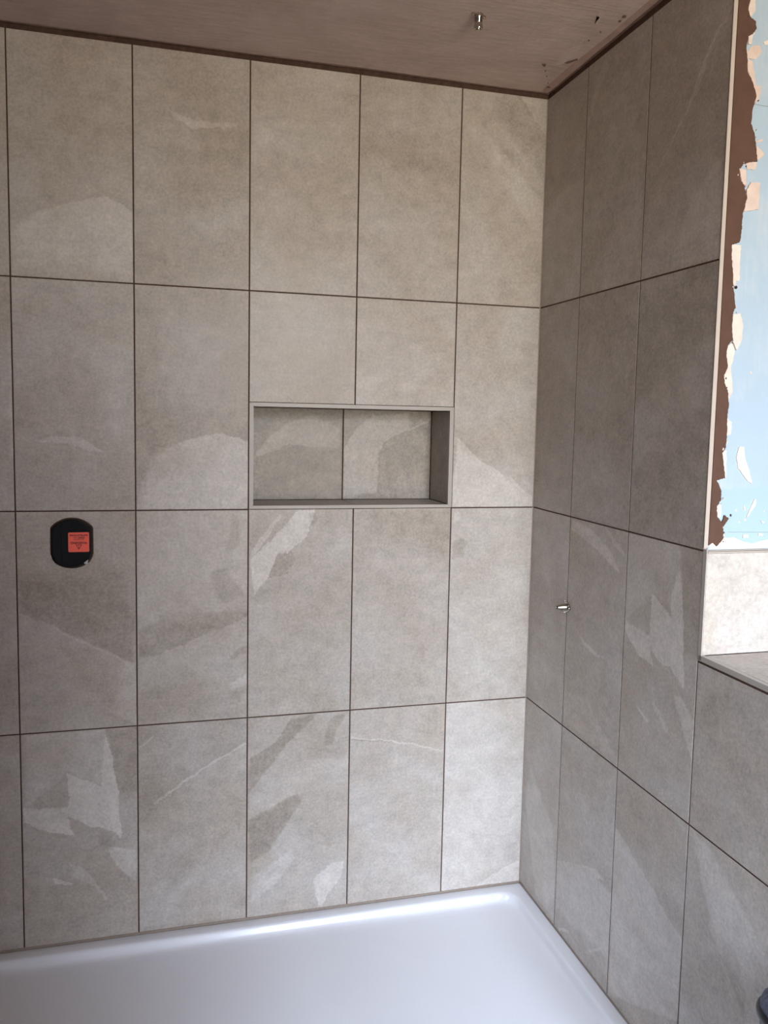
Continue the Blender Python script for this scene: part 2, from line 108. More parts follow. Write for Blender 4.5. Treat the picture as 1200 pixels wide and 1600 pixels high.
 'N0':[(0.11,[[(0.136,0.991,0.1831,2),(-0.01,1.0,0.1553,4),(-0.997,0.08,-0.2665,5),(-0.363,-0.932,-0.309,8),(0.27,-0.963,-0.1906,4),(0.605,-0.796,-0.1097,4),(0.475,0.88,0.204,0.5)],[(0.747,-0.665,-0.0737,4),(-0.007,1.0,0.1324,3),(-0.419,0.908,0.1012,2),(-0.475,-0.88,-0.208,0.5)]]),(-0.05,[[(-0.557,0.83,0.1409,5),(-0.799,0.602,0.0767,5),(0.045,-0.999,-0.2584,5),(1.0,0.005,0.022,5)]]),(0.05,[[(0.005,1.0,0.0081,10),(-1.0,-0.015,-0.2884,10),(0.081,-0.997,-0.0564,10),(0.385,-0.923,-0.0018,10),(0.574,-0.819,0.0093,10)]])],
 'N1':[(0.11,[[(-0.291,0.957,0.1473,2),(-1.0,-0.025,-0.2175,8),(0.07,-0.998,-0.2506,2),(0.704,0.71,0.2455,0.5)],[(0.916,0.401,0.1853,0.5),(-0.639,0.769,0.0575,1),(-0.704,-0.71,-0.2495,0.5)],[(0.648,-0.761,-0.1368,2),(0.741,0.672,0.1709,0.5),(-0.942,0.334,-0.0587,1),(-0.916,-0.401,-0.1893,0.5)],[(0.815,-0.579,-0.0913,2),(1.0,0.015,0.0029,3),(-0.124,0.992,0.0063,8),(-1.0,-0.002,-0.1106,1),(-0.741,-0.672,-0.1749,0.5)]]),(0.12,[[(0.304,-0.953,-0.1465,0.8),(0.815,0.58,0.2373,0.5),(-0.31,0.951,0.1382,0.8),(-0.939,-0.344,-0.2881,0.5)],[(-0.482,0.876,0.0833,0.8),(-1.0,-0.017,-0.289,0.8),(0.469,-0.883,-0.094,0.8),(0.939,0.344,0.2841,0.5)],[(0.598,-0.802,-0.0718,0.8),(0.808,0.589,0.2097,0.8),(-0.599,0.8,0.0641,0.8),(-0.815,-0.58,-0.2413,0.5)]])],
}
BROWN_EDGE=[(0.02, 2.3004), (0.0235, 2.2805), (0.0308, 2.2678), (0.0417, 2.2625), (0.0449, 2.2475), (0.0371, 2.2378), (0.0271, 2.2296), (0.0241, 2.2121), (0.0279, 2.1884), (0.0296, 2.1645), (0.0437, 2.1454), (0.0542, 2.1188), (0.0472, 2.097), (0.0451, 2.0653), (0.0552, 2.0453), (0.0619, 2.0107), (0.0654, 1.9933), (0.0462, 1.9897), (0.0336, 1.9867), (0.0239, 1.9716), (0.0273, 1.9543), (0.0389, 1.9411), (0.0447, 1.9203), (0.0435, 1.9059), (0.0381, 1.8912), (0.0379, 1.8626), (0.0362, 1.8374), (0.0337, 1.83), (0.0169, 1.8252), (0.017, 1.8037), (0.0198, 1.7823), (0.0214, 1.7775), (0.0263, 1.7393), (0.0336, 1.7009), (0.0277, 1.6851), (0.0285, 1.654), (0.0312, 1.6346), (0.0204, 1.6224), (0.0181, 1.6027), (0.0233, 1.5794), (0.0154, 1.5594), (0.0188, 1.5438), (0.0268, 1.5282), (0.0307, 1.5046), (0.0293, 1.4767), (0.0301, 1.4449), (0.0299, 1.4129), (0.0214, 1.4008), (0.0279, 1.3728), (0.0319, 1.3486), (0.012, 1.3446), (0.0241, 1.3244), (0.0254, 1.3042), (0.0157, 1.2881), (0.0185, 1.2678), (0.031, 1.2554), (0.0357, 1.2709), (0.047, 1.2634), (0.0341, 1.2452), (0.037, 1.2227), (0.0314, 1.2146), (0.0212, 1.2046), (0.0103, 1.213), (0.0067, 1.211)]
FILLER=[[(0.0179, 2.3001), (0.0396, 2.3033), (0.0411, 2.283), (0.0315, 2.2696), (0.0223, 2.2803)], [(0.027, 2.2313), (0.0452, 2.2431), (0.0374, 2.2344), (0.0344, 2.2168), (0.0281, 2.216)], [(0.0253, 2.2019), (0.0387, 2.2157), (0.0576, 2.2189), (0.0615, 2.2066), (0.049, 2.1911), (0.0279, 2.1891)], [(0.0279, 2.1884), (0.0408, 2.1866), (0.0465, 2.1666), (0.0513, 2.1411), (0.0641, 2.1416), (0.0654, 2.1299), (0.0552, 2.1042), (0.0542, 2.1188), (0.0438, 2.1447), (0.0317, 2.1647)], [(0.0594, 2.0344), (0.0792, 2.0407), (0.0733, 2.033), (0.0605, 2.031)], [(0.0622, 2.0248), (0.08, 2.0125), (0.0788, 2.0053), (0.0664, 1.9962)], [(0.0375, 1.9923), (0.0663, 1.9923), (0.0622, 1.977), (0.0428, 1.9769)], [(0.0228, 1.975), (0.0387, 1.9748), (0.041, 1.9413), (0.0296, 1.9509)], [(0.0428, 1.9344), (0.0532, 1.9513), (0.0735, 1.9521), (0.0741, 1.9264), (0.0743, 1.8996), (0.0393, 1.892), (0.0417, 1.9076), (0.0456, 1.9186)], [(0.0156, 1.8251), (0.0392, 1.8261), (0.0386, 1.8034), (0.0402, 1.7547), (0.0247, 1.7537), (0.0185, 1.7822)], [(0.0635, 2.2259), (0.0752, 2.2309), (0.0758, 2.2223), (0.0673, 2.2205)], [(0.0205, 1.7775), (0.0315, 1.7782), (0.0316, 1.7427), (0.0259, 1.745)], [(0.0277, 1.6851), (0.0446, 1.6887), (0.0531, 1.6669), (0.052, 1.6355), (0.0419, 1.6135), (0.0316, 1.6287), (0.027, 1.6617)], [(0.0153, 1.6163), (0.0315, 1.6295), (0.0383, 1.6114), (0.0315, 1.5757), (0.0393, 1.5286), (0.0288, 1.5117), (0.018, 1.5418), (0.0154, 1.5594), (0.0224, 1.5793)], [(0.0287, 1.4728), (0.0413, 1.465), (0.0402, 1.4403), (0.0297, 1.4361)], [(0.0618, 1.4133), (0.0744, 1.4154), (0.0796, 1.3892), (0.0925, 1.3609), (0.1001, 1.3357), (0.084, 1.3467), (0.0635, 1.3689), (0.0575, 1.3931)], [(0.0214, 1.4008), (0.0325, 1.4089), (0.0342, 1.3486), (0.0283, 1.3527)], [(0.0138, 1.2889), (0.0274, 1.2953), (0.0279, 1.2677), (0.0172, 1.2658)], [(0.0852, 1.228), (0.097, 1.2299), (0.0991, 1.2216), (0.0866, 1.2206)], [(0.1235, 1.2315), (0.1358, 1.2293), (0.1337, 1.2243), (0.1238, 1.2262)], [(0.1273, 1.2584), (0.1364, 1.2541), (0.1332, 1.2508)], [(0.1063, 1.3017), (0.1125, 1.3037), (0.1106, 1.2894), (0.0899, 1.2629), (0.1002, 1.2874)]]
BASE_FILLER_TOP=[(0.0042, 1.2062), (0.0103, 1.213), (0.0213, 1.2038), (0.0313, 1.2155), (0.038, 1.2215), (0.0616, 1.2231), (0.0862, 1.2136), (0.1106, 1.2082), (0.1296, 1.2136), (0.1503, 1.2174)]

# ------------------------------------------------------------------ node helpers
def new_mat(name):
    m = bpy.data.materials.new(name); m.use_nodes = True
    nt = m.node_tree
    return m, nt, nt.nodes['Principled BSDF']


def nd(nt, kind, ins=None, **attrs):
    n = nt.nodes.new(kind)
    for k, v in attrs.items(): setattr(n, k, v)
    for k, v in (ins or {}).items():
        if hasattr(v, 'is_output'): nt.links.new(v, n.inputs[k])
        else: n.inputs[k].default_value = v
    return n


def fmath(nt, op, a, b=None, c=None, clamp=False):
    n = nt.nodes.new('ShaderNodeMath'); n.operation = op; n.use_clamp = clamp
    for i, v in enumerate((a, b, c)):
        if v is None: continue
        if hasattr(v, 'is_output'): nt.links.new(v, n.inputs[i])
        else: n.inputs[i].default_value = v
    return n.outputs[0]


def noise(nt, vec, scale, detail=3, rough=0.55, dist=0.0, out=0):
    n = nd(nt, 'ShaderNodeTexNoise', {'Vector': vec, 'Scale': scale, 'Detail': detail, 'Roughness': rough, 'Distortion': dist})
    return n.outputs[out]


def simple(name, col, rough=0.5, metal=0.0, nscale=None, namt=0.0, bump=0.0, bscale=80, spec=0.5):
    m, nt, b = new_mat(name)
    b.inputs['Roughness'].default_value = rough; b.inputs['Metallic'].default_value = metal
    b.inputs['Specular IOR Level'].default_value = spec
    tc = nd(nt, 'ShaderNodeTexCoord').outputs['Object']
    f = noise(nt, tc, nscale or 12, 4)
    mr = nd(nt, 'ShaderNodeMapRange', {'Value': f, 'From Min': 0.3, 'From Max': 0.7, 'To Min': 1 - namt, 'To Max': 1 + namt}).outputs[0]
    c = nd(nt, 'ShaderNodeVectorMath', {0: tuple(col)}, operation='SCALE'); nt.links.new(mr, c.inputs['Scale'])
    nt.links.new(c.outputs[0], b.inputs['Base Color'])
    if bump:
        bf = noise(nt, tc, bscale, 4)
        bp = nd(nt, 'ShaderNodeBump', {'Height': bf, 'Strength': bump, 'Distance': 0.002})
        nt.links.new(bp.outputs[0], b.inputs['Normal'])
    return m


# ------------------------------------------------------------------ porcelain stone tile
def stone_group():
    g = bpy.data.node_groups.new('stone_print', 'ShaderNodeTree')
    g.interface.new_socket('Patch', in_out='INPUT', socket_type='NodeSocketFloat')
    g.interface.new_socket('BSDF', in_out='OUTPUT', socket_type='NodeSocketShader')
    gi = g.nodes.new('NodeGroupInput'); go = g.nodes.new('NodeGroupOutput')
    tc = nd(g, 'ShaderNodeTexCoord').outputs['Object']
    oi = nd(g, 'ShaderNodeObjectInfo')
    off = nd(g, 'ShaderNodeVectorMath', {0: oi.outputs['Location'], 1: (7.31, 5.17, 3.77)}, operation='MULTIPLY').outputs[0]
    p = nd(g, 'ShaderNodeVectorMath', {0: tc, 1: off}, operation='ADD').outputs[0]
    # slanted coordinates for the drawn-out slate texture
    rot = nd(g, 'ShaderNodeMapping', {'Vector': p, 'Rotation': (0, math.radians(38), 0), 'Scale': (1.0, 1.0, 3.2)}).outputs[0]
    n1 = noise(g, p, 4.5, 5, 0.6, 0.4)
    n2 = noise(g, p, 26, 5, 0.68, 0.3)
    n3 = noise(g, p, 130, 2, 0.6)
    n4 = noise(g, rot, 7.0, 4, 0.62, 0.8)
    n5 = noise(g, p, 420, 0, 0.5)

    def dev(n, amt):
        return fmath(g, 'MULTIPLY', fmath(g, 'SUBTRACT', n, 0.5), amt)
    s = fmath(g, 'ADD', dev(n1, 0.34), dev(n2, 0.62))
    s = fmath(g, 'ADD', s, dev(n3, 0.60))
    s = fmath(g, 'ADD', s, dev(n4, 0.26))
    s = fmath(g, 'ADD', s, dev(n5, 0.22))
    # small pale pits and darker pocks
    pit = nd(g, 'ShaderNodeMapRange', {'Value': noise(g, p, 60, 4, 0.7), 'From Min': 0.62, 'From Max': 0.72, 'To Min': 0.0, 'To Max': 0.16}).outputs[0]
    pock = nd(g, 'ShaderNodeMapRange', {'Value': noise(g, p, 38, 5, 0.75, 0.5), 'From Min': 0.35, 'From Max': 0.26, 'To Min': 0.0, 'To Max': -0.16}).outputs[0]
    s = fmath(g, 'ADD', s, pit); s = fmath(g, 'ADD', s, pock)
    rnd = fmath(g, 'MULTIPLY', fmath(g, 'SUBTRACT', oi.outputs['Random'], 0.5), 0.05)
    s = fmath(g, 'ADD', s, rnd)
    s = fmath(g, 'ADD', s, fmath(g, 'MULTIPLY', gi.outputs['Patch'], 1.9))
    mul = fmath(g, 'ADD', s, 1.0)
    # warm beige where darker, cooler grey where the pale layer lies
    tint = nd(g, 'ShaderNodeMapRange', {'Value': fmath(g, 'ADD', fmath(g, 'MULTIPLY', gi.outputs['Patch'], 2.5), dev(n1, 1.6)), 'From Min': -0.25, 'From Max': 0.25}).outputs[0]
    mix = nd(g, 'ShaderNodeMix', {0: tint}, data_type='RGBA')
    mix.inputs[6].default_value = STONE_WARM; mix.inputs[7].default_value = STONE_COOL
    vm = nd(g, 'ShaderNodeVectorMath', {0: mix.outputs[2]}, operation='SCALE'); g.links.new(mul, vm.inputs['Scale'])
    b = g.nodes.new('ShaderNodeBsdfPrincipled')
    g.links.new(vm.outputs[0], b.inputs['Base Color'])
    rr = nd(g, 'ShaderNodeMapRange', {'Value': n2, 'From Min': 0.3, 'From Max': 0.7, 'To Min': 0.36, 'To Max': 0.50}).outputs[0]
    g.links.new(rr, b.inputs['Roughness'])
    b.inputs['Specular IOR Level'].default_value = 0.4
    h = n3
    bp = nd(g, 'ShaderNodeBump', {'Height': h, 'Strength': 0.12, 'Distance': 0.002})
    g.links.new(bp.outputs[0], b.inputs['Normal'])
    g.links.new(b.outputs[0], go.inputs[0])
    return g


STONE_WARM = (0.475, 0.410, 0.345, 1)
STONE_COOL = (0.500, 0.460, 0.420, 1)
STONE = stone_group()


# tone per tile; niche and right-wall shade, corner and reveal light painted in
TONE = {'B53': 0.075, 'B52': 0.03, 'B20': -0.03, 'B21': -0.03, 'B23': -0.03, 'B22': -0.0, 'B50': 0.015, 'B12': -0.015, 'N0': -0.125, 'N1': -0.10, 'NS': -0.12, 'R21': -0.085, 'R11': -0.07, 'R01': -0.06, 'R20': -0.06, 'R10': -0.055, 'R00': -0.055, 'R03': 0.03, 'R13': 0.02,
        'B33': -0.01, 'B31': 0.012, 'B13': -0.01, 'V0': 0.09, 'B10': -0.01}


def tile_material(key):
    m = bpy.data.materials.new('stone_tile'); m.use_nodes = True
    nt = m.node_tree; nt.nodes.clear()
    out = nt.nodes.new('ShaderNodeOutputMaterial')
    g = nt.nodes.new('ShaderNodeGroup'); g.node_tree = STONE
    nt.links.new(g.outputs[0], out.inputs[0])
    if key in PATCHES:
        tc = nd(nt, 'ShaderNodeTexCoord').outputs['Object']
        w1 = noise(nt, tc, 38, 5, 0.7, out=1)
        w2 = noise(nt, tc, 11, 2, 0.5, out=1)
        def warp(v, n, amt):
            c = nd(nt, 'ShaderNodeVectorMath', {0: n, 1: (0.5, 0.5, 0.5)}, operation='SUBTRACT').outputs[0]
            s = nd(nt, 'ShaderNodeVectorMath', {0: c}, operation='SCALE'); s.inputs['Scale'].default_value = amt
            return nd(nt, 'ShaderNodeVectorMath', {0: v, 1: s.outputs[0]}, operation='ADD').outputs[0]
        w3 = noise(nt, tc, 130, 4, 0.7, out=1)
        p = warp(warp(warp(tc, w1, 0.024), w2, 0.014), w3, 0.007)
        brk = noise(nt, tc, 70, 5, 0.75)
        pos, neg = 0.0, 0.0
        for amp, parts in PATCHES[key]:
            um = None
            for part in parts:
                mk = None
                for nx, nz, c, soft in part:
                    d = nd(nt, 'ShaderNodeVectorMath', {0: p, 1: (nx, 0, nz)}, operation='DOT_PRODUCT').outputs['Value']
                    s = soft * 0.0009 + 0.0003
                    mr = nd(nt, 'ShaderNodeMapRange', {'Value': d, 'From Min': c - s, 'From Max': c + s}).outputs[0]
                    mk = mr if mk is None else fmath(nt, 'MULTIPLY', mk, mr)
                um = mk if um is None else fmath(nt, 'MAXIMUM', um, mk)
            v = fmath(nt, 'MULTIPLY', um, amp)
            if amp > 0: pos = fmath(nt, 'MAXIMUM', v, pos)
            else: neg = fmath(nt, 'MINIMUM', v, neg)
        total = fmath(nt, 'ADD', pos, neg)
        # slightly broken cover
        cov = nd(nt, 'ShaderNodeMapRange', {'Value': brk, 'From Min': 0.32, 'From Max': 0.58, 'To Min': 0.66, 'To Max': 1.18}).outputs[0]
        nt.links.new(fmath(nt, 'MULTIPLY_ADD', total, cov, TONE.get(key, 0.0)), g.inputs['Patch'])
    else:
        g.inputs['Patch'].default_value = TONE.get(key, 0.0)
    return m


PLAIN_TILE = None


def tmat(key):
    global PLAIN_TILE
    if key in PATCHES or key in TONE: return tile_material(key)
    if PLAIN_TILE is None: PLAIN_TILE = tile_material('none')
    return PLAIN_TILE


# ------------------------------------------------------------------ mesh helpers
def link(name, me, mat=None, parent=None, kind=None):
    o = bpy.data.objects.new(name, me); COL.objects.link(o)
    if mat is not None:
        me.materials.clear(); me.materials.append(mat)
    if parent is not None: o.parent = parent
    if kind: o['kind'] = kind
    return o


def from_bm(name, bm, mat=None, parent=None, kind=None, smooth=None):
    bmesh.ops.recalc_face_normals(bm, faces=bm.faces)
    me = bpy.data.meshes.new(name); bm.to_mesh(me); bm.free()
    o = link(name, me, mat, parent, kind)
    if smooth:
        me.shade_smooth() if hasattr(me, 'shade_smooth') else None
        me.set_sharp_from_angle(angle=math.radians(smooth))
    return o


def add_box(bm, x0, x1, y0, y1, z0, z1, bevel=0.0, seg=2):
    vs = [bm.verts.new((x, y, z)) for x in (x0, x1) for y in (y0, y1) for z in (z0, z1)]
    fs = [bm.faces.new([vs[i] for i in f]) for f in ((0, 1, 3, 2), (4, 6, 7, 5), (0, 4, 5, 1), (2, 3, 7, 6), (0, 2, 6, 4), (1, 5, 7, 3))]
    if bevel:
        es = set(e for f in fs for e in f.edges)
        bmesh.ops.bevel(bm, geom=list(es), offset=bevel, segments=seg, affect='EDGES', profile=0.5)


def box(name, dims, mat, parent=None, kind=None, bevel=0.0, seg=2):
    bm = bmesh.new(); add_box(bm, *dims, bevel=bevel, seg=seg)
    return from_bm(name, bm, mat, parent, kind, smooth=35 if bevel else None)


def prism(bm, pts, d0, d1, axis='y', tess=False):
    """extrude a closed outline (two coordinates) from d0 to d1 along axis"""
    def P(a, b, d):
        return {'y': (a, d, b), 'x': (d, a, b), 'z': (a, b, d)}[axis]
    n = len(pts)
    lo = [bm.verts.new(P(a, b, d0)) for a, b in pts]; hi = [bm.verts.new(P(a, b, d1)) for a, b in pts]
    if tess:
        from mathutils.geometry import tessellate_polygon
        for t in tessellate_polygon([[Vector((a, b, 0)) for a, b in pts]]):
            bm.faces.new([lo[i] for i in t]); bm.faces.new([hi[i] for i in reversed(t)])
    else:
        f1 = bm.faces.new(lo); f2 = bm.faces.new(hi[::-1])
    for i in range(n):
        j = (i + 1) % n
        bm.faces.new((lo[i], hi[i], hi[j], lo[j]))
    if not tess: bmesh.ops.triangulate(bm, faces=[f1, f2])


def lathe(bm, prof, seg=32, mat4=None):
    """prof: list of (radius, height) turned about +z"""
    rings = []
    for r, h in prof:
        if r < 1e-6: rings.append([bm.verts.new((0, 0, h))])
        else: rings.append([bm.verts.new((r * math.cos(2 * math.pi * i / seg), r * math.sin(2 * math.pi * i / seg), h)) for i in range(seg)])
    for a, b in zip(rings, rings[1:]):
        for i in range(seg):
            j = (i + 1) % seg
            if len(a) == 1 and len(b) == 1: continue
            if len(a) == 1: bm.faces.new((a[0], b[i], b[j]))
            elif len(b) == 1: bm.faces.new((a[i], b[0], a[j]))
            else: bm.faces.new((a[i], b[i], b[j], a[j]))
    if mat4 is not None:
        vs = [v for r in rings for v in r]
        bmesh.ops.transform(bm, matrix=mat4, verts=vs)


def guard_outline(r, fx, step, n=72):
    """circle with flat sides; the lower arc sits inside small rounded shoulders"""
    pts = []
    for i in range(n):
        a = 2 * math.pi * i / n
        x, z = r * math.cos(a), r * math.sin(a)
        x = max(-fx, min(fx, x))
        if z < -0.030:                  # shoulders: pull the lower flanks in a little
            t = min(1.0, (-z - 0.030) / 0.022)
            k = math.sin(t * math.pi) * 0.0035
            x -= math.copysign(k, x) if abs(x) > 0.012 else 0
        pts.append((x, z))
    out = []
    for p in pts:
        if not out or math.hypot(p[0] - out[-1][0], p[1] - out[-1][1]) > 0.0008: out.append(p)
    return out


MESHES = {}
T_TH = 0.009


def tile_mesh(w, h, shear=0.0, hole=None):
    """w x h tile: face at y=0, back at y=T_TH, arrised edges; hole = (cx, cz, r)"""
    key = (round(w, 4), round(h, 4), shear, hole)
    if key in MESHES: return MESHES[key].copy()
    c = 0.0009
    bm = bmesh.new()
    fr = [bm.verts.new((x, 0, z)) for x, z in ((c, c), (w - c, c), (w - c, h - c), (c, h - c))]
    md = [bm.verts.new((x, c, z)) for x, z in ((0, 0), (w, 0), (w, h), (0, h))]
    bk = [bm.verts.new((x, T_TH, z)) for x, z in ((0, 0), (w, 0), (w, h), (0, h))]
    for a, b in ((fr, md), (md, bk)):
        for i in range(4):
            j = (i + 1) % 4
            bm.faces.new((a[i], a[j], b[j], b[i]))
    if hole:
        cx, cz, r = hole
        base_pts = guard_outline(r, 0.0535, 0)
        n = len(base_pts)
        def ring(y, rr): return [bm.verts.new((cx + x * rr / r, y, cz + z * rr / r)) for x, z in base_pts]
        r0 = ring(0, r + 0.0008); r1 = ring(T_TH, r)
        for i in range(n):
            j = (i + 1) % n
            bm.faces.new((r0[i], r1[i], r1[j], r0[j]))
        for outer, inner in ((fr, r0), (bk, r1)):
            es = [bm.edges.get((outer[i], outer[(i + 1) % 4])) for i in range(4)] + [bm.edges.get((inner[i], inner[(i + 1) % n])) for i in range(n)]
            bmesh.ops.triangle_fill(bm, edges=es, use_beauty=True)
    else:
        bm.faces.new(fr[::-1]); bm.faces.new(bk)
    if shear:
        for v in bm.verts: v.co.z -= shear * v.co.x
    bmesh.ops.recalc_face_normals(bm, faces=bm.faces)
    me = bpy.data.meshes.new('tile'); bm.to_mesh(me); bm.free()
    MESHES[key] = me
    return me


def tile(parent, loc, rot, w, h, key='none', shear=0.0, hole=None, label=None):
    me = tile_mesh(w, h, shear, hole)
    o = link('tile', me, tmat(key), parent)
    o.location = loc; o.rotation_euler = rot
    if label: o['label'] = label
    return o


# ------------------------------------------------------------------ materials
def plaster_mat(name, c0, c1, scale=3.0, streak=True, rough=0.72):
    m, nt, b = new_mat(name)
    tc = nd(nt, 'ShaderNodeTexCoord').outputs['Object']
    a = noise(nt, tc, scale, 5, 0.6, 0.6)
    st = noise(nt, nd(nt, 'ShaderNodeMapping', {'Vector': tc, 'Rotation': (0, 0, math.radians(75)), 'Scale': (2.2, 14.0, 4.0)}).outputs[0], 4.5, 6, 0.65, 1.2)
    fine = noise(nt, tc, 90, 4, 0.65)
    f = fmath(nt, 'ADD', fmath(nt, 'MULTIPLY', a, 0.6), fmath(nt, 'MULTIPLY', st, 0.45 if streak else 0.15))
    f = fmath(nt, 'ADD', f, fmath(nt, 'MULTIPLY', fine, 0.18))
    r = nd(nt, 'ShaderNodeMapRange', {'Value': f, 'From Min': 0.42, 'From Max': 0.80}).outputs[0]
    mx = nd(nt, 'ShaderNodeMix', {0: r}, data_type='RGBA'); mx.inputs[6].default_value = (*c0, 1); mx.inputs[7].default_value = (*c1, 1)
    nt.links.new(mx.outputs[2], b.inputs['Base Color'])
    b.inputs['Roughness'].default_value = rough; b.inputs['Specular IOR Level'].default_value = 0.3
    bp = nd(nt, 'ShaderNodeBump', {'Height': fmath(nt, 'ADD', st, fmath(nt, 'MULTIPLY', fine, 0.2)), 'Strength': 0.45, 'Distance': 0.006})
    nt.links.new(bp.outputs[0], b.inputs['Normal'])
    return m


M_CEIL = plaster_mat('skimmed_plaster', (0.44, 0.325, 0.27), (0.68, 0.54, 0.475))
M_WALLPL = plaster_mat('wall_plaster', (0.13, 0.10, 0.085), (0.18, 0.14, 0.12), 2.0)
M_ADH = simple('brown_adhesive', (0.118, 0.066, 0.048), 0.85, namt=0.12, nscale=30, bump=0.6, bscale=120, spec=0.2)
M_GROUT = simple('recessed_brown_joint', (0.095, 0.056, 0.042), 0.9, namt=0.2, nscale=60, spec=0.1)
M_FILL = simple('white_filler', (0.80, 0.70, 0.64), 0.8, namt=0.08, nscale=40, bump=0.4, bscale=160)
M_TRIM = simple('stone_grey_trim', (0.46, 0.415, 0.37), 0.42, namt=0.03, nscale=20)
M_TRIM2 = simple('cream_trim', (0.56, 0.49, 0.43), 0.42, namt=0.03, nscale=20)
M_BEAD = simple('beige_grout', (0.33, 0.265, 0.215), 0.75, namt=0.10, nscale=80)
M_TRAY = simple('white_acrylic', (0.80, 0.80, 0.83), 0.22, namt=0.01, nscale=6, bump=0.03, bscale=400)
M_FLOOR = simple('cement_board_floor', (0.13, 0.125, 0.12), 0.8, namt=0.15, nscale=5, bump=0.3)
M_UPVC = simple('white_upvc', (0.80, 0.80, 0.80), 0.3, namt=0.01)
M_CHROME = simple('chrome', (0.50, 0.47, 0.43), 0.14, metal=1.0, namt=0.25, nscale=260)
M_BRASS = simple('dull_brass', (0.50, 0.38, 0.22), 0.30, metal=1.0, namt=0.2, nscale=200)
M_BLACK = simple('black_plastic', (0.008, 0.009, 0.011), 0.24, namt=0.1)
M_DARK = simple('dark_hole', (0.015, 0.012, 0.011), 0.9)
M_RED = simple('orange_red_label', (1.0, 0.15, 0.10), 0.45, namt=0.03)
M_INK = simple('dark_red_print', (0.13, 0.006, 0.006), 0.6)
M_BAG = simple('blue_grey_canvas', (0.10, 0.11, 0.16), 0.6, namt=0.45, nscale=160, bump=0.6, bscale=300)
M_PIPING = simple('black_piping', (0.010, 0.010, 0.013), 0.4)


def board_mat():
    m, nt, b = new_mat('pale_blue_plasterboard')
    tc = nd(nt, 'ShaderNodeTexCoord').outputs['Object']
    sp = nd(nt, 'ShaderNodeSeparateXYZ', {0: tc})
    a = noise(nt, tc, 9, 5, 0.6)
    st = noise(nt, nd(nt, 'ShaderNodeMapping', {'Vector': tc, 'Scale': (40, 1, 5)}).outputs[0], 3, 5, 0.7)
    smear = nd(nt, 'ShaderNodeMapRange', {'Value': fmath(nt, 'ADD', a, fmath(nt, 'MULTIPLY', st, 0.5)), 'From Min': 0.76, 'From Max': 1.0, 'To Min': 0, 'To Max': 0.45}).outputs[0]
    mx = nd(nt, 'ShaderNodeMix', {0: smear}, data_type='RGBA')
    mx.inputs[6].default_value = (0.43, 0.56, 0.68, 1); mx.inputs[7].default_value = (0.62, 0.67, 0.73, 1)
    # the lower sheet end is a deeper turquoise
    low = nd(nt, 'ShaderNodeMapRange', {'Value': fmath(nt, 'ADD', sp.outputs['Z'], fmath(nt, 'MULTIPLY', fmath(nt, 'SUBTRACT', a, 0.5), 0.02)), 'From Min': 1.333, 'From Max': 1.325}).outputs[0]
    m2 = nd(nt, 'ShaderNodeMix', {0: low}, data_type='RGBA'); nt.links.new(mx.outputs[2], m2.inputs[6]); m2.inputs[7].default_value = (0.41, 0.56, 0.67, 1)
    nt.links.new(m2.outputs[2], b.inputs['Base Color'])
    b.inputs['Roughness'].default_value = 0.7
    return m


M_BOARD = board_mat()


def glass_mat():
    m = bpy.data.materials.new('window_glass'); m.use_nodes = True
    nt = m.node_tree; nt.nodes.clear()
    out = nt.nodes.new('ShaderNodeOutputMaterial')
    tr = nd(nt, 'ShaderNodeBsdfTransparent', {'Color': (0.96, 0.98, 0.97, 1)}); gl = nd(nt, 'ShaderNodeBsdfGlossy', {'Roughness': 0.02})
    mx = nd(nt, 'ShaderNodeMixShader', {0: 0.06, 1: tr.outputs[0], 2: gl.outputs[0]})
    nt.links.new(mx.outputs[0], out.inputs[0])
    return m


M_GLASS = glass_mat()

# ------------------------------------------------------------------ joint lines
G = 0.0035                                   # open joint width
XS = [-1.7300, -1.4688, -1.1683, -0.8668, -0.5661, -0.2666, 0.0]
ZS = [2.4011, 1.8001, 1.2001, 0.6019, 0.0]
YS = [0.0, -0.2435, -0.5463, -0.8434, -1.1450, -1.4460, -1.5]
NX0, NX1, NZ0, NZ1, ND = -0.8535, -0.2787, 1.2105, 1.4872, 0.170     # niche, inner
FX0, FX1, FZ0, FZ1 = -0.8650, -0.2668, 1.2015, 1.4975               # niche trim, outer
E0, E1 = 0.00943, 0.0060                     # the shower wall is slightly out of square
BACKING = 0.0022                             # backing surface behind the tile faces

# ------------------------------------------------------------------ back wall
bm = bmesh.new()
add_box(bm, ROOM_X0, FX0 + 0.002, BACKING, 0.22, FLOOR_Z, CEIL)
add_box(bm, FX1 - 0.002, 0.30, BACKING, 0.22, FLOOR_Z, CEIL)
add_box(bm, FX0 + 0.002, FX1 - 0.002, BACKING, 0.22, FLOOR_Z, FZ0 + 0.001)
add_box(bm, FX0 + 0.002, FX1 - 0.002, BACKING, 0.22, FZ1 - 0.001, CEIL)
add_box(bm, FX0 + 0.002, FX1 - 0.002, ND + 0.006, 0.22, FZ0 + 0.001, FZ1 - 0.001)
wall_back = from_bm('wall_back', bm, M_GROUT, kind='structure')

for r in range(4):
    for c in range(6):
        x0, x1, z0, z1 = XS[c] + G / 2, XS[c + 1] - G / 2, ZS[r + 1] + G / 2, ZS[r] - G / 2
        if r == 0: z1 = ZS[0]
        if r == 3: z0 = 0.0
        if c == 5: x1 = -0.0030
        if r == 1 and c in (3, 4): z0 = 1.4990
        if r == 2 and c in (3, 4): z1 = FZ0 - 0.0020
        hole = (-1.3310 - x0, 1.1145 - z0, 0.0675) if (c, r) == (1, 2) else None
        key = 'B%d%d' % (c, r)
        # patch coordinates are measured from the joint crossing, so keep that origin
        o = tile(wall_back, (x0, 0, z0), (0, 0, 0), x1 - x0, z1 - z0, key, hole=hole)

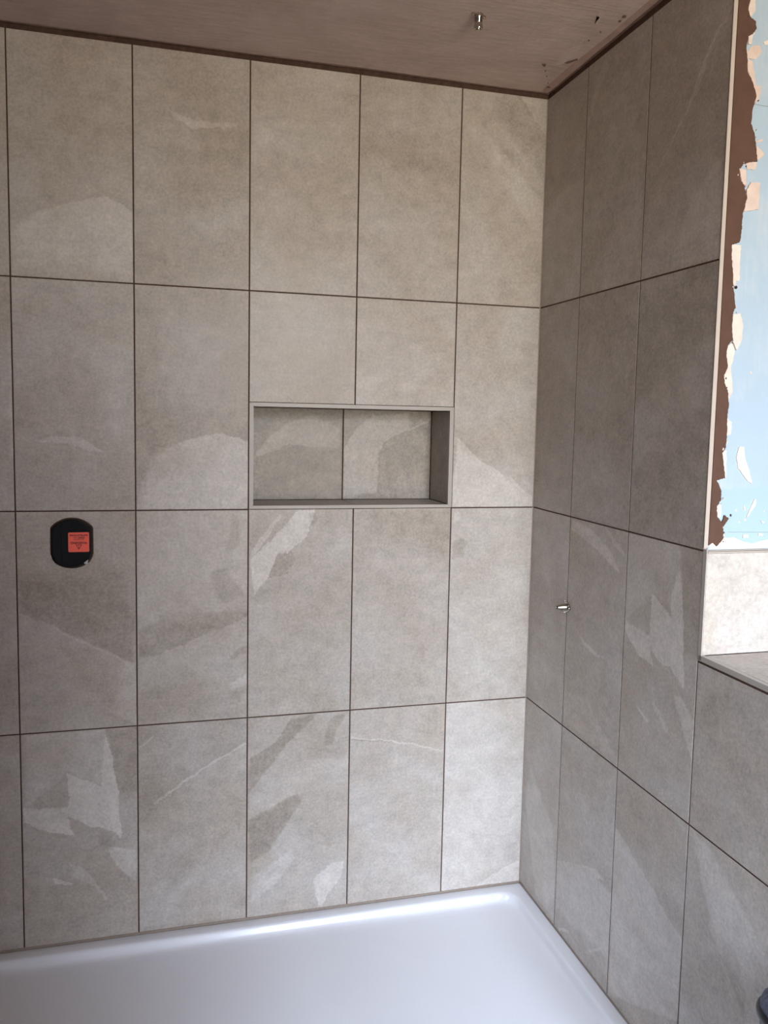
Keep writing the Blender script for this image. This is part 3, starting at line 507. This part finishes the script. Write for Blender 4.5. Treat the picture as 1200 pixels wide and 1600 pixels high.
# niche lining
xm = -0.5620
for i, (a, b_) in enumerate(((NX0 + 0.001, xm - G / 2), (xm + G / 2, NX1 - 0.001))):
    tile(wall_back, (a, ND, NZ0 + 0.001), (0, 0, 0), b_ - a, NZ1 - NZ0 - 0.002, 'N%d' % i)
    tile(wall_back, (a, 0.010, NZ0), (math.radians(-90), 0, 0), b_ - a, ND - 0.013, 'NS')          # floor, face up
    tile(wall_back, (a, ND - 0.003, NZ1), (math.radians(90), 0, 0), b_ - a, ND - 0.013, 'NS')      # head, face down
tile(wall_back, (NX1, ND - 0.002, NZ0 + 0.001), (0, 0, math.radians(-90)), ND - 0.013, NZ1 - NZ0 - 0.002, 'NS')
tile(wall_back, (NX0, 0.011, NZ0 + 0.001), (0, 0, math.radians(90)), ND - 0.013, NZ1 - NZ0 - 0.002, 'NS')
# mitred edge trim round the niche
o4 = [(FX0, FZ0), (FX1, FZ0), (FX1, FZ1), (FX0, FZ1)]
i4 = [(NX0, NZ0), (NX1, NZ0), (NX1, NZ1), (NX0, NZ1)]
for k in range(4):
    j = (k + 1) % 4
    q = [o4[k], o4[j], i4[j], i4[k]]
    cx_ = sum(v[0] for v in q) / 4; cz_ = sum(v[1] for v in q) / 4
    ln = math.hypot(o4[j][0] - o4[k][0], o4[j][1] - o4[k][1])
    q2 = []
    for (a, b_) in q:   # hairline mitre
        dx, dz = (cx_ - a), (cz_ - b_)
        if k % 2 == 0: q2.append((a + math.copysign(0.0004, dx), b_))
        else: q2.append((a, b_ + math.copysign(0.0004, dz)))
    bm = bmesh.new(); prism(bm, q2, -0.0012, 0.012, 'y')
    from_bm('edge_trim', bm, M_TRIM, wall_back)
# pale bead down the corner and grout bead along the tray
bm = bmesh.new(); add_box(bm, -0.0032, 0.0036, 0.0008, 0.006, 0.0, ZS[0])
from_bm('corner_bead', bm, M_BEAD, wall_back)
bm = bmesh.new(); add_box(bm, XS[0], -0.001, -0.0012, 0.006, -0.0062, 0.0004)
from_bm('tray_bead', bm, M_BEAD, wall_back)

# ------------------------------------------------------------------ right wall with the window recess
RB = 0.0135                                  # backing plane of the right wall
bm = bmesh.new()
add_box(bm, 0.0007, 0.50, REC_Y0 + 0.0095, BACKING, FLOOR_Z, CEIL)               # pier beside the shower
add_box(bm, 0.0007, 0.50, REC_Y1, REC_Y0 + 0.0095, FLOOR_Z, SILL_Z - 0.009)      # under the sill
for v in bm.verts:
    if v.co.x < 0.1: v.co.x += E0 * v.co.y
wall_right = from_bm('wall_right', bm, M_GROUT, kind='structure')
th_r = -math.pi / 2 - E0


def right_tile(c, r, y0, y1, z0, z1, key):
    # y0 nearer the corner; local x runs towards the camera
    tile(wall_right, (E0 * y0, y0, z0 + E1 * y0), (0, 0, th_r), y0 - y1, z1 - z0, key, shear=E1)


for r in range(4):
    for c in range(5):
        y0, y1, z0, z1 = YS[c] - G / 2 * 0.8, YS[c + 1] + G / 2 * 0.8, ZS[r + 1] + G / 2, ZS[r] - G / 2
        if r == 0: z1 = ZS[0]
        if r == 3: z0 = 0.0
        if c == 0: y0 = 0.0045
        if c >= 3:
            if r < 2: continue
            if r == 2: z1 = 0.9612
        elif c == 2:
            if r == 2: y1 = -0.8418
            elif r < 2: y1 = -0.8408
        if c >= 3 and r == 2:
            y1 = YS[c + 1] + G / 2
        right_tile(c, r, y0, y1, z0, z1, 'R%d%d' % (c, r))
bm = bmesh.new(); add_box(bm, -0.0006, 0.006, -0.92, -0.001, -0.0085, 0.0)
for v in bm.verts: v.co.x += E0 * v.co.y
from_bm('tray_bead', bm, M_BEAD, wall_right)


def sheared(o):
    for v in o.data.vertices:
        v.co.x += E0 * v.co.y; v.co.z += E1 * v.co.y
    return o


# edge trims: pale upright above, grey upright beside the tiled reveal, grey along the sill
o = sheared(box('edge_trim', (-0.0004, 0.0092, -0.8432, -0.8412, 1.2068, 2.4062), M_TRIM2, wall_right)); o['label'] = 'cream upright tile edge trim beside the bare plasterboard'
o = sheared(box('edge_trim', (-0.0006, 0.0010, -0.8412, -0.8404, 1.2068, 2.4062), M_DARK, wall_right)); o.name = 'trim_joint'
sheared(box('edge_trim', (-0.0006, 0.0016, -0.8537, -0.8424, 0.9660, 1.2046), M_TRIM, wall_right))
sheared(box('edge_trim', (-0.0006, 0.0100, -1.4985, -0.8424, 0.9665, 0.9782), M_TRIM, wall_right))
# sill tiles
yy = [-0.8540, -1.4985]
for a, b_ in zip(yy, yy[1:]):
    tile(wall_right, (0.0015, b_ + 0.001, 0.9730), (math.radians(-90), 0, 0), 0.315, a - b_ - 0.002)
# these lie flat: local z runs along +y

# ------------------------------------------------------------------ reveal of the recess
RY = -0.8425
bm = bmesh.new(); add_box(bm, 0.0012, 0.40, RY, RY + 0.010, 1.1900, CEIL)
wall_reveal = from_bm('wall_reveal', bm, M_BOARD, kind='structure')
tile(wall_reveal, (-0.0058, -0.8533, 0.9735), (0, 0, 0), 0.33, 0.2175, 'V0')
box('edge_trim', (-0.0058, 0.325, -0.8545, RY, 1.1920, 1.1945), M_TRIM2, wall_reveal)
box('edge_trim', (-0.0058, 0.325, -0.8538, RY, 1.1956, 1.1972), M_TRIM, wall_reveal)


def rough_outline(pts, sub=3, amt=0.0012):
    out = []
    n = len(pts)
    for i in range(n):
        a, b_ = pts[i], pts[(i + 1) % n]
        L_ = math.hypot(b_[0] - a[0], b_[1] - a[1]); k = max(1, min(sub, int(L_ / 0.0028)))
        for s in range(k):
            t = s / k
            j = amt if s else amt * 0.4
            out.append((a[0] + (b_[0] - a[0]) * t + random.uniform(-j, j), a[1] + (b_[1] - a[1]) * t + random.uniform(-j, j)))
    return out


def smooth_pts(pts, lim=0.0):
    return pts


edge = [(max(p[0], 0.0030), p[1]) for p in BROWN_EDGE if p[1] < 2.30]
outl = [(0.0012, 1.2075), (0.0012, 2.411), (0.040, 2.411), (0.034, 2.38), (0.043, 2.35), (0.030, 2.32)] + edge
outl = rough_outline(outl, 6, 0.0009)
bm = bmesh.new(); prism(bm, outl, RY - 0.0030, RY + 0.001, 'y', tess=True)
from_bm('adhesive_smear', bm, M_ADH, wall_reveal)
FILLER_HUES = (M_FILL, simple('pink_filler', (0.74, 0.60, 0.53), 0.8, namt=0.08, nscale=40, bump=0.4, bscale=160))
for i, w in enumerate(FILLER):
    bm = bmesh.new(); prism(bm, rough_outline(w, 6, 0.0010), RY - (0.0036 if i in (1, 8, 7, 12) else 0.0014) - 0.00006 * i, RY + 0.001, 'y', tess=True)
    from_bm('filler_patch', bm, FILLER_HUES[1 if 1 < i < 9 else 0], wall_reveal)
base = [(0.0040, 1.1985), (0.33, 1.1985), (0.33, 1.213), (0.26, 1.221), (0.20, 1.2125)] + [(x, z) for x, z in reversed(BASE_FILLER_TOP)]
bm = bmesh.new(); prism(bm, rough_outline(base, 4, 0.0006), RY - 0.00115, RY + 0.001, 'y', tess=True)
from_bm('filler_patch', bm, M_FILL, wall_reveal)
# small scattered specks of filler, a sheet joint and a screw
for k in range(26):
    x = random.uniform(0.05, 0.30); z = random.choice((random.uniform(1.23, 1.32), random.uniform(1.25, 2.38)))
    r = random.uniform(0.0008, 0.0030)
    pts = [(x + r * random.uniform(.5, 1.4) * math.cos(a), z + r * random.uniform(.5, 1.6) * math.sin(a)) for a in [i * math.pi / 4 for i in range(8)]]
    bm = bmesh.new(); prism(bm, pts, RY - 0.0008, RY + 0.001, 'y'); from_bm('filler_speck', bm, M_FILL, wall_reveal)
ragged = [p for p in edge if p[1] < 2.05 or random.random() < 0.4]
for k in range(34):
    ex, ez = random.choice(ragged); x = ex + random.uniform(-0.003, 0.006); z = ez + random.uniform(-0.012, 0.012)
    r = random.uniform(0.0006, 0.0018)
    pts = [(x + r * random.uniform(.4, 1.4) * math.cos(a), z + r * random.uniform(.6, 2.4) * math.sin(a)) for a in [i * math.pi / 4 for i in range(8)]]
    bm = bmesh.new(); prism(bm, pts, RY - 0.0034 - 0.00002 * k, RY + 0.001, 'y'); from_bm('filler_speck' if k % 3 else 'adhesive_speck', bm, M_FILL if k % 3 else M_ADH, wall_reveal)
crack = [(0.052, 2.1056), (0.075, 2.1048), (0.10, 2.1052), (0.325, 2.1046), (0.325, 2.1032), (0.10, 2.1038), (0.075, 2.1035), (0.052, 2.1046)]
bm = bmesh.new(); prism(bm, crack, RY - 0.0003, RY + 0.001, 'y'); from_bm('board_joint', bm, simple('grey_joint', (0.28, 0.32, 0.33), 0.8), wall_reveal)
bm = bmesh.new(); prism(bm, [(0.05, 1.2345), (0.325, 1.2305), (0.325, 1.2297), (0.05, 1.2336)], RY - 0.0003, RY + 0.001, 'y'); from_bm('board_joint', bm, bpy.data.materials['grey_joint'], wall_reveal)
sm = Matrix.Translation((0.0331, RY, 1.7410)) @ Matrix.Rotation(math.radians(90), 4, 'X')
bm = bmesh.new(); lathe(bm, [(0.0, 0.0003), (0.0012, 0.0003), (0.0022, 0.0012), (0.0034, 0.0012), (0.0036, 0.0), (0.0036, -0.002)], 16, sm)
from_bm('screw_head', bm, M_DARK, wall_reveal)

# ------------------------------------------------------------------ other walls, ceiling, floor
bm = bmesh.new()
rx0, rx1, ry0, ry1 = ADDED_ROOFLIGHT
add_box(bm, rx1, 0.50, ROOM_Y0 - 0.15, 0.22, CEIL, CEIL + 0.12); add_box(bm, ROOM_X0 - 0.15, rx0, ROOM_Y0 - 0.15, 0.22, CEIL, CEIL + 0.12)
add_box(bm, rx0, rx1, ROOM_Y0 - 0.15, ry0, CEIL, CEIL + 0.12); add_box(bm, rx0, rx1, ry1, 0.22, CEIL, CEIL + 0.12)
ceiling = from_bm('ceiling', bm, M_CEIL, kind='structure')
floor = box('floor', (ROOM_X0 - 0.15, 0.50, ROOM_Y0 - 0.15, 0.22, FLOOR_Z - 0.1, FLOOR_Z), M_FLOOR, kind='structure')
box('wall_left', (ROOM_X0 - 0.15, ROOM_X0, ROOM_Y0, 0.22, FLOOR_Z, CEIL), M_WALLPL, kind='structure')
bm = bmesh.new()
x0, x1, z0, z1 = WIN2
add_box(bm, ROOM_X0 - 0.15, x0, ROOM_Y0 - 0.15, ROOM_Y0, FLOOR_Z, CEIL); add_box(bm, x1, 0.50, ROOM_Y0 - 0.15, ROOM_Y0, FLOOR_Z, CEIL)
add_box(bm, x0, x1, ROOM_Y0 - 0.15, ROOM_Y0, FLOOR_Z, z0); add_box(bm, x0, x1, ROOM_Y0 - 0.15, ROOM_Y0, z1, CEIL)
from_bm('wall_rear', bm, M_WALLPL, kind='structure')
bm = bmesh.new(); add_box(bm, PART_X - 0.10, PART_X, PART_Y, 0.0, FLOOR_Z, CEIL)
from_bm('wall_partition', bm, M_WALLPL, kind='structure')
box('light_blocker', (*LIGHT_BLOCKER[:4], FLOOR_Z, LIGHT_BLOCKER[4]), M_WALLPL, kind='structure')  # invented block, placed only to keep daylight off the lower-left tiles


def window(name, p0, p1, n, mull):
    """frame in the plane between corner points p0 and p1; n: 'x' or 'y' is the thin axis"""
    (ax, ay, az), (bx, by, bz) = p0, p1
    root = bpy.data.objects.new(name, None); COL.objects.link(root); root['kind'] = 'structure'
    f = 0.055
    bm = bmesh.new()
    def bar(u0, u1, v0, v1):
        if n == 'x': add_box(bm, ax, bx, u0, u1, v0, v1, bevel=0.003)
        else: add_box(bm, u0, u1, ay, by, v0, v1, bevel=0.003)
    u0, u1 = (ay, by) if n == 'x' else (ax, bx)
    bar(u0, u0 + f, az, bz); bar(u1 - f, u1, az, bz); bar(u0 + f, u1 - f, az, az + f); bar(u0 + f, u1 - f, bz - f, bz)
    us = [u0 + f]
    for k in range(1, mull):
        m = u0 + (u1 - u0) * k / mull; bar(m - f / 2, m + f / 2, az + f, bz - f); us += [m - f / 2, m + f / 2]
    us.append(u1 - f)
    from_bm('window_frame', bm, M_UPVC, root)
    for a, b_ in zip(us[::2], us[1::2]):
        bm = bmesh.new()
        if n == 'x': xm_ = (ax + bx) / 2; add_box(bm, xm_ - 0.002, xm_ + 0.002, a, b_, az + f, bz - f)
        else: ym_ = (ay + by) / 2; add_box(bm, a, b_, ym_ - 0.002, ym_ + 0.002, az + f, bz - f)
        from_bm('pane', bm, M_GLASS, root)
    return root


box('wall_recess', (RECESS_X, 0.50, ROOM_Y0, REC_Y0 + 0.0095, SILL_Z - 0.009, CEIL), M_WALLPL, kind='structure')
window('window_1', (x0, ROOM_Y0 - 0.11, z0), (x1, ROOM_Y0 - 0.05, z1), 'y', 2)

bm = bmesh.new()
for q in ((rx0, rx1, ry0, ry0 + 0.04), (rx0, rx1, ry1 - 0.04, ry1), (rx0, rx0 + 0.04, ry0 + 0.04, ry1 - 0.04), (rx1 - 0.04, rx1, ry0 + 0.04, ry1 - 0.04)):
    add_box(bm, *q, CEIL + 0.06, CEIL + 0.11)
rl = from_bm('added_rooflight', bm, M_UPVC, kind='structure')  # frame of the rooflight added for light on the lower right
bm = bmesh.new(); add_box(bm, rx0 + 0.04, rx1 - 0.04, ry0 + 0.04, ry1 - 0.04, CEIL + 0.083, CEIL + 0.087); from_bm('pane', bm, M_GLASS, rl)

# scars, nibs and skim strips on the ceiling by the corner
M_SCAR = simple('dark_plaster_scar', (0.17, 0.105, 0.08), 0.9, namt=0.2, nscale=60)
M_SKIM = simple('pale_skim', (0.60, 0.47, 0.42), 0.8, namt=0.10, nscale=25, bump=0.3)
M_BAND = simple('reddish_skim', (0.44, 0.30, 0.245), 0.8, namt=0.14, nscale=18, bump=0.3)
def ceil_mark(name, pts, mat, d=0.0015, amt=0.001):
    bm = bmesh.new(); prism(bm, rough_outline(pts, 5, amt), CEIL - d, CEIL + 0.001, 'z'); from_bm(name, bm, mat, ceiling)
def blob(x, y, r, q=1.0, n=7):
    return [(x + r * random.uniform(.6, 1.3) * math.cos(2 * math.pi * i / n), y + q * r * random.uniform(.6, 1.3) * math.sin(2 * math.pi * i / n)) for i in range(n)]
ceil_mark('skim_band', [(-0.004, -0.004), (-0.030, -0.020), (-0.034, -0.20), (-0.027, -0.42), (-0.036, -0.70), (-0.030, -1.10), (-0.006, -1.10)], M_BAND, 0.0007, 0.0012)
ceil_mark('dark_ridge', [(-1.70, 0.0), (-1.70, -0.005), (-1.2, -0.008), (-0.9, -0.006), (-0.5, -0.010), (-0.2, -0.007), (-0.004, -0.009), (-0.004, 0.0)], M_SCAR, 0.0020, 0.0008)  # dark smudge line along the back wall joint
ceil_mark('dark_ridge', [(-0.001, -0.01), (-0.006, -0.012), (-0.009, -0.3), (-0.012, -0.7), (-0.016, -1.1), (-0.007, -1.1)], M_SCAR, 0.0020, 0.0008)  # same dark smudge along the right wall joint
for x, y, r in ((-0.1053, -0.1865, 0.0045), (-0.1000, -0.178, 0.0025), (-0.0837, -0.1501, 0.0020), (-0.0640, -0.118, 0.0014), (-0.040, -0.078, 0.0012), (-0.0280, -0.0525, 0.0045),
                (-0.022, -0.050, 0.003), (-0.0456, -0.4876, 0.0050), (-0.0431, -0.4640, 0.0040), (-0.058, -0.40, 0.0025), (-0.062, -0.35, 0.002)):
    ceil_mark('plaster_nib', blob(x, y, r), M_SCAR, 0.0025, 0.0004)
ceil_mark('plaster_nib', [(-0.0591, -0.2143), (-0.052, -0.224), (-0.0369, -0.245), (-0.034, -0.240), (-0.050, -0.212)], M_SCAR, 0.0022, 0.0006)
ceil_mark('skim_patch', [(-0.072, -0.190), (-0.058, -0.205), (-0.052, -0.26), (-0.064, -0.33), (-0.080, -0.30), (-0.084, -0.24)], M_SKIM, 0.0006, 0.0020)
ceil_mark('skim_patch', [(-0.0751, -0.3300), (-0.0709, -0.4286), (-0.0690, -0.4286), (-0.0735, -0.3300)], M_SKIM, 0.0012, 0.0002)
ceil_mark('skim_patch', [(-0.1065, -0.4700), (-0.098, -0.500), (-0.093, -0.478), (-0.0889, -0.440), (-0.092, -0.435), (-0.097, -0.466)], M_SKIM, 0.0010, 0.0008)

# ------------------------------------------------------------------ shower tray
def rrect(x0, x1, y0, y1, r, n=10):
    pts = []
    for cx_, cy_, a0 in ((x1 - r, y1 - r, 0), (x0 + r, y1 - r, 90), (x0 + r, y0 + r, 180), (x1 - r, y0 + r, 270)):
        for i in range(n + 1):
            a = math.radians(a0 + 90 * i / n); pts.append((cx_ + r * math.cos(a), cy_ + r * math.sin(a)))
    return pts


TX0, TX1, TY0, TY1 = -1.730, -0.0010, -0.92, -0.0015
RIM = -0.0050
prof = [(0.000, -0.060, 0.004), (0.000, RIM - 0.003, 0.004), (0.0012, RIM - 0.0008, 0.005), (0.0035, RIM, 0.006), (0.0330, RIM, 0.050), (0.0365, RIM - 0.0006, 0.0515),
        (0.0395, RIM - 0.0030, 0.053), (0.0420, RIM - 0.0080, 0.054), (0.0450, RIM - 0.0160, 0.056), (0.0480, RIM - 0.0210, 0.058),
        (0.0530, RIM - 0.0245, 0.060), (0.0620, RIM - 0.0265, 0.062), (0.0850, RIM - 0.0280, 0.066), (0.200, RIM - 0.0310, 0.08), (0.33, RIM - 0.0350, 0.09)]
bm = bmesh.new(); rings = []
for ins, z, r in prof:
    pts = rrect(TX0 + ins, TX1 - ins, TY0 + ins, TY1 - ins, r, 12)
    rings.append([bm.verts.new((x + E0 * y * (0.9 if x > -0.5 else 0), y, z)) for x, y in pts])
n = len(rings[0])
for a, b_ in zip(rings, rings[1:]):
    for i in range(n):
        j = (i + 1) % n; bm.faces.new((a[i], a[j], b_[j], b_[i]))
bm.faces.new(rings[-1]); bm.faces.new(rings[0][::-1])
tray = bpy.data.objects.new('shower_tray', None); COL.objects.link(tray)
tray.location = ((TX0 + TX1) / 2, (TY0 + TY1) / 2, FLOOR_Z)
tray['label'] = 'glossy white rectangular shower tray with raised rim below the tiled walls'; tray['category'] = 'shower tray'
tb = from_bm('basin', bm, M_TRAY, None, smooth=50); tb.parent = tray; tb.matrix_parent_inverse = Matrix.Translation(-tray.location)
wm = Matrix.Translation((-1.48, -0.46, RIM - 0.0350))
bm = bmesh.new(); lathe(bm, [(0.0, 0.004), (0.050, 0.004), (0.056, 0.002), (0.057, -0.001)], 40, wm)
o = from_bm('waste_cover', bm, M_CHROME, None, smooth=40); o.parent = tray; o.matrix_parent_inverse = Matrix.Translation(-tray.location)
bm = bmesh.new(); add_box(bm, TX0 + 0.02, TX1 - 0.02, TY0 + 0.02, TY1 - 0.02, FLOOR_Z, -0.059)
o = from_bm('plinth', bm, M_UPVC, None); o.parent = tray; o.matrix_parent_inverse = Matrix.Translation(-tray.location)


def root_at(name, loc, label, cat):
    r = bpy.data.objects.new(name, None); COL.objects.link(r); r.location = loc
    r['label'] = label; r['category'] = cat
    return r


# ------------------------------------------------------------------ valve guard in its round cut-out
valve = root_at('valve_cover', (-1.3310, 0.004, 1.1140), 'black plastic shower valve cover with orange warning sticker, set in back wall tile', 'valve cover')


def plate(bm, r, fx, ys):
    prev = None
    for (y, ins) in ys:
        pts = guard_outline(r, fx, 0)
        k = (r - ins) / r
        ring = [bm.verts.new((x * k, y, z * k)) for x, z in pts]
        if prev:
            n = len(ring)
            for i in range(n):
                j = (i + 1) % n; bm.faces.new((prev[i], prev[j], ring[j], ring[i]))
        else: bm.faces.new(ring)
        prev = ring
    bm.faces.new(prev[::-1])


bm = bmesh.new(); plate(bm, 0.0645, 0.0505, [(0.03, 0.0), (-0.008, 0.0), (-0.0105, 0.0008), (-0.012, 0.003), (-0.0122, 0.006), (-0.0100, 0.0065), (-0.0098, 0.009)])
from_bm('guard_body', bm, M_BLACK, valve, smooth=30)
bm = bmesh.new(); add_box(bm, -0.026, -0.0225, -0.0112, -0.009, -0.050, 0.052, bevel=0.0006, seg=1); from_bm('rib', bm, M_BLACK, valve)
bm = bmesh.new(); prism(bm, [(0.030, -0.052), (0.0405, -0.0435), (0.0395, -0.0545), (0.034, -0.0555)], -0.0135, -0.0115, 'y')
o = from_bm('plastic_tag', bm, simple('grey_white_scrap', (0.55, 0.55, 0.54), 0.4), valve); o['label'] = 'small whitish scrap at the lower right edge'
SX, SZ = 0.0175, 0.0035
sticker = None
pts = rrect(SX - 0.0262, SX + 0.0262, SZ - 0.0262, SZ + 0.0262, 0.003, 4)
bm = bmesh.new(); prism(bm, pts, -0.01085, -0.0097, 'y')
sticker = from_bm('warning_sticker', bm, M_RED, valve); sticker['label'] = 'orange-red square warning label stuck upside down'


def text_obj(s, size, x, z, parent, extrude=0.0001, sx=1.0):
    cu = bpy.data.curves.new('lettering', 'FONT'); cu.body = s; cu.size = size; cu.align_x = 'CENTER'; cu.align_y = 'CENTER'; cu.extrude = extrude
    cu.offset = 0.00004 if size < 0.006 else 0.00025
    tmp = bpy.data.objects.new('lettering', cu); COL.objects.link(tmp)
    dg = bpy.context.evaluated_depsgraph_get(); me = bpy.data.meshes.new_from_object(tmp.evaluated_get(dg))
    COL.objects.unlink(tmp); bpy.data.objects.remove(tmp)
    # upright on the wall, turned upside down
    M = Matrix.Translation((x, -0.0110, z)) @ Matrix.Rotation(math.pi, 4, 'Y') @ Matrix.Rotation(math.pi / 2, 4, 'X') @ Matrix.Diagonal((sx, 1, 1, 1))
    me.transform(M)
    me.materials.clear()
    return link('lettering', me, M_INK, parent)


text_obj('WARNING', 0.0092, SX, SZ - 0.0015, sticker, sx=0.94)
text_obj('THIS PRODUCT', 0.0034, SX, SZ + 0.0072, sticker, sx=1.15)
text_obj('READ', 0.0066, SX + 0.0065, SZ + 0.0122, sticker, sx=1.0)
text_obj('THE', 0.0046, SX - 0.0085, SZ + 0.0126, sticker, sx=1.1)
text_obj('INSTRUCTIONS', 0.0060, SX, SZ + 0.0188, sticker, sx=1.06)
bm = bmesh.new()
tri = [(-0.0078, -0.0065), (0.0078, -0.0065), (0.0, -0.0205)]
cen = (0.0, -0.0112)
inn = [(cen[0] + (x - cen[0]) * 0.72, cen[1] + (z - cen[1]) * 0.72) for x, z in tri]
for k in range(3):
    j = (k + 1) % 3
    prism(bm, [(SX + a, SZ + b_) for a, b_ in (tri[k], tri[j], inn[j], inn[k])], -0.0111, -0.0106, 'y')
prism(bm, [(SX - 0.0006, SZ - 0.0108), (SX + 0.0006, SZ - 0.0108), (SX + 0.0009, SZ - 0.0160), (SX - 0.0009, SZ - 0.0160)], -0.0111, -0.0106, 'y')
prism(bm, [(SX - 0.0007, SZ - 0.0082), (SX + 0.0007, SZ - 0.0082), (SX + 0.0007, SZ - 0.0096), (SX - 0.0007, SZ - 0.0096)], -0.0111, -0.0106, 'y')
from_bm('warning_triangle', bm, M_INK, sticker)

# ------------------------------------------------------------------ pipe outlets
def outlet(name, loc, rot, label, mat, L, rb, ears, tip_r, cap):
    root = root_at(name, loc, label, 'pipe outlet'); root.rotation_euler = rot
    bm = bmesh.new()
    if ears == 2:
        pts = []
        for i in range(48):
            a = 2 * math.pi * i / 48
            r = 0.0110 + 0.0105 * max(0, math.cos(a * 2)) ** 5 * (1 if abs(math.cos(a)) > 0.7 else 0)
            pts.append((r * math.cos(a), r * math.sin(a)))
        prism(bm, pts, 0.0, 0.0045, 'z')
    else:
        pts = []
        for i in range(60):
            a = 2 * math.pi * i / 60
            r = 0.0150 + 0.0080 * max(0, math.cos(1.5 * (a - math.pi / 2))) ** 4
            pts.append((r * math.cos(a), r * math.sin(a)))
        prism(bm, pts, 0.0, 0.004, 'z')
    bmesh.ops.recalc_face_normals(bm, faces=bm.faces)
    fl = from_bm('flange', bm, mat, root, smooth=30)
    angs = [0, math.pi] if ears == 2 else [math.pi / 2, math.pi / 2 + 2 * math.pi / 3, math.pi / 2 + 4 * math.pi / 3]
    for a in angs:
        bm = bmesh.new(); d = 0.0165 if ears == 2 else 0.0185
        lathe(bm, [(0.0, 0.0062), (0.0016, 0.0062), (0.0026, 0.0050), (0.0028, 0.0040)], 14, Matrix.Translation((d * math.cos(a), d * math.sin(a), 0)))
        from_bm('screw', bm, M_BRASS if ears == 2 else mat, root, smooth=40)
    bm = bmesh.new(); lathe(bm, [(rb * 1.12, 0.0035), (rb * 1.12, 0.008), (rb, 0.010), (rb, L * 0.55), (rb * 0.94, L * 0.58), (rb * 0.94, L * 0.66), (tip_r * 1.06, L * 0.72), (tip_r * 1.06, L - 0.001), (tip_r, L), (tip_r * 0.72, L), (tip_r * 0.70, L - 0.006), (0.0, L - 0.006)], 36)
    from_bm('pipe_body', bm, mat, root, smooth=35)
    if cap:
        bm = bmesh.new(); lathe(bm, [(tip_r * 0.62, L - 0.0065), (tip_r * 0.62, L + 0.0005), (tip_r * 0.5, L + 0.002), (0.0, L + 0.0024)], 24)
        from_bm('end_plug', bm, M_CHROME, root, smooth=40)
    else:
        bm = bmesh.new(); lathe(bm, [(tip_r * 0.45, L - 0.0065), (tip_r * 0.45, L + 0.003), (tip_r * 0.36, L + 0.006), (0.0, L + 0.007)], 20)
        from_bm('end_plug', bm, M_CHROME, root, smooth=40)
    return root


outlet('ceiling_outlet', (-0.3735, -0.3900, CEIL), (math.pi, 0, math.radians(15)),
       'short chrome pipe outlet with screwed flange hanging from the brown plaster ceiling', M_CHROME, 0.0340, 0.0098, 2, 0.0100, True)
outlet('wall_outlet', (-0.0024, -0.2455, 0.9435), (math.pi, math.pi / 2, 0),
       'small chrome pipe outlet with screwed flange projecting from the right wall tiles', M_CHROME, 0.0310, 0.0092, 3, 0.0070, False)

# ------------------------------------------------------------------ dark object at the frame edge
bag = root_at('tool_case', (-0.070, -1.260, FLOOR_Z), 'dark blue-grey rounded case with black rim, cut off by the frame at lower right', 'case')
def superell(bm, cx_, cy_, z0, z1, prof_, a, b_, nseg=48, e=2.6):
    rings = []
    for t, k in prof_:
        z = z0 + (z1 - z0) * t
        ring = []
        for i in range(nseg):
            an = 2 * math.pi * i / nseg; c_, s_ = math.cos(an), math.sin(an)
            ring.append(bm.verts.new((cx_ + a * k * math.copysign(abs(c_) ** (2 / e), c_), cy_ + b_ * k * math.copysign(abs(s_) ** (2 / e), s_), z)))
        rings.append(ring)
    for p_, q_ in zip(rings, rings[1:]):
        for i in range(nseg):
            j = (i + 1) % nseg; bm.faces.new((p_[i], p_[j], q_[j], q_[i]))
    bm.faces.new(rings[0][::-1]); bm.faces.new(rings[-1])


CASE_TOP = 0.490
prof_c = [(0, 0.70), (0.02, 0.78), (0.5, 0.80), (0.80, 0.86), (0.88, 0.96), (0.92, 1.0), (0.955, 1.0), (0.98, 0.94), (1.0, 0.80)]
bm = bmesh.new(); superell(bm, 0, 0, 0.0, CASE_TOP - FLOOR_Z, prof_c, 0.055, 0.072)
from_bm('case_body', bm, M_BAG, bag, smooth=50)
bm = bmesh.new()
zt = (CASE_TOP - FLOOR_Z)
for zc_, k in ((zt * 0.935, 1.0),):
    nseg = 48; m_ = 8; R_ = 0.0045; rr_ = []
    for i in range(nseg):
        an = 2 * math.pi * i / nseg; c_, s_ = math.cos(an), math.sin(an)
        px, py = 0.0555 * math.copysign(abs(c_) ** (2 / 2.6), c_), 0.0725 * math.copysign(abs(s_) ** (2 / 2.6), s_)
        rr_.append([bm.verts.new((px * (1 + R_ / 0.06 * math.cos(2 * math.pi * q / m_)), py * (1 + R_ / 0.06 * math.cos(2 * math.pi * q / m_)), zc_ + R_ * 2.2 * math.sin(2 * math.pi * q / m_))) for q in range(m_)])
    for i in range(nseg):
        j = (i + 1) % nseg
        for q in range(m_):
            w_ = (q + 1) % m_; bm.faces.new((rr_[i][q], rr_[j][q], rr_[j][w_], rr_[i][w_]))
from_bm('rim', bm, M_PIPING, bag, smooth=60)
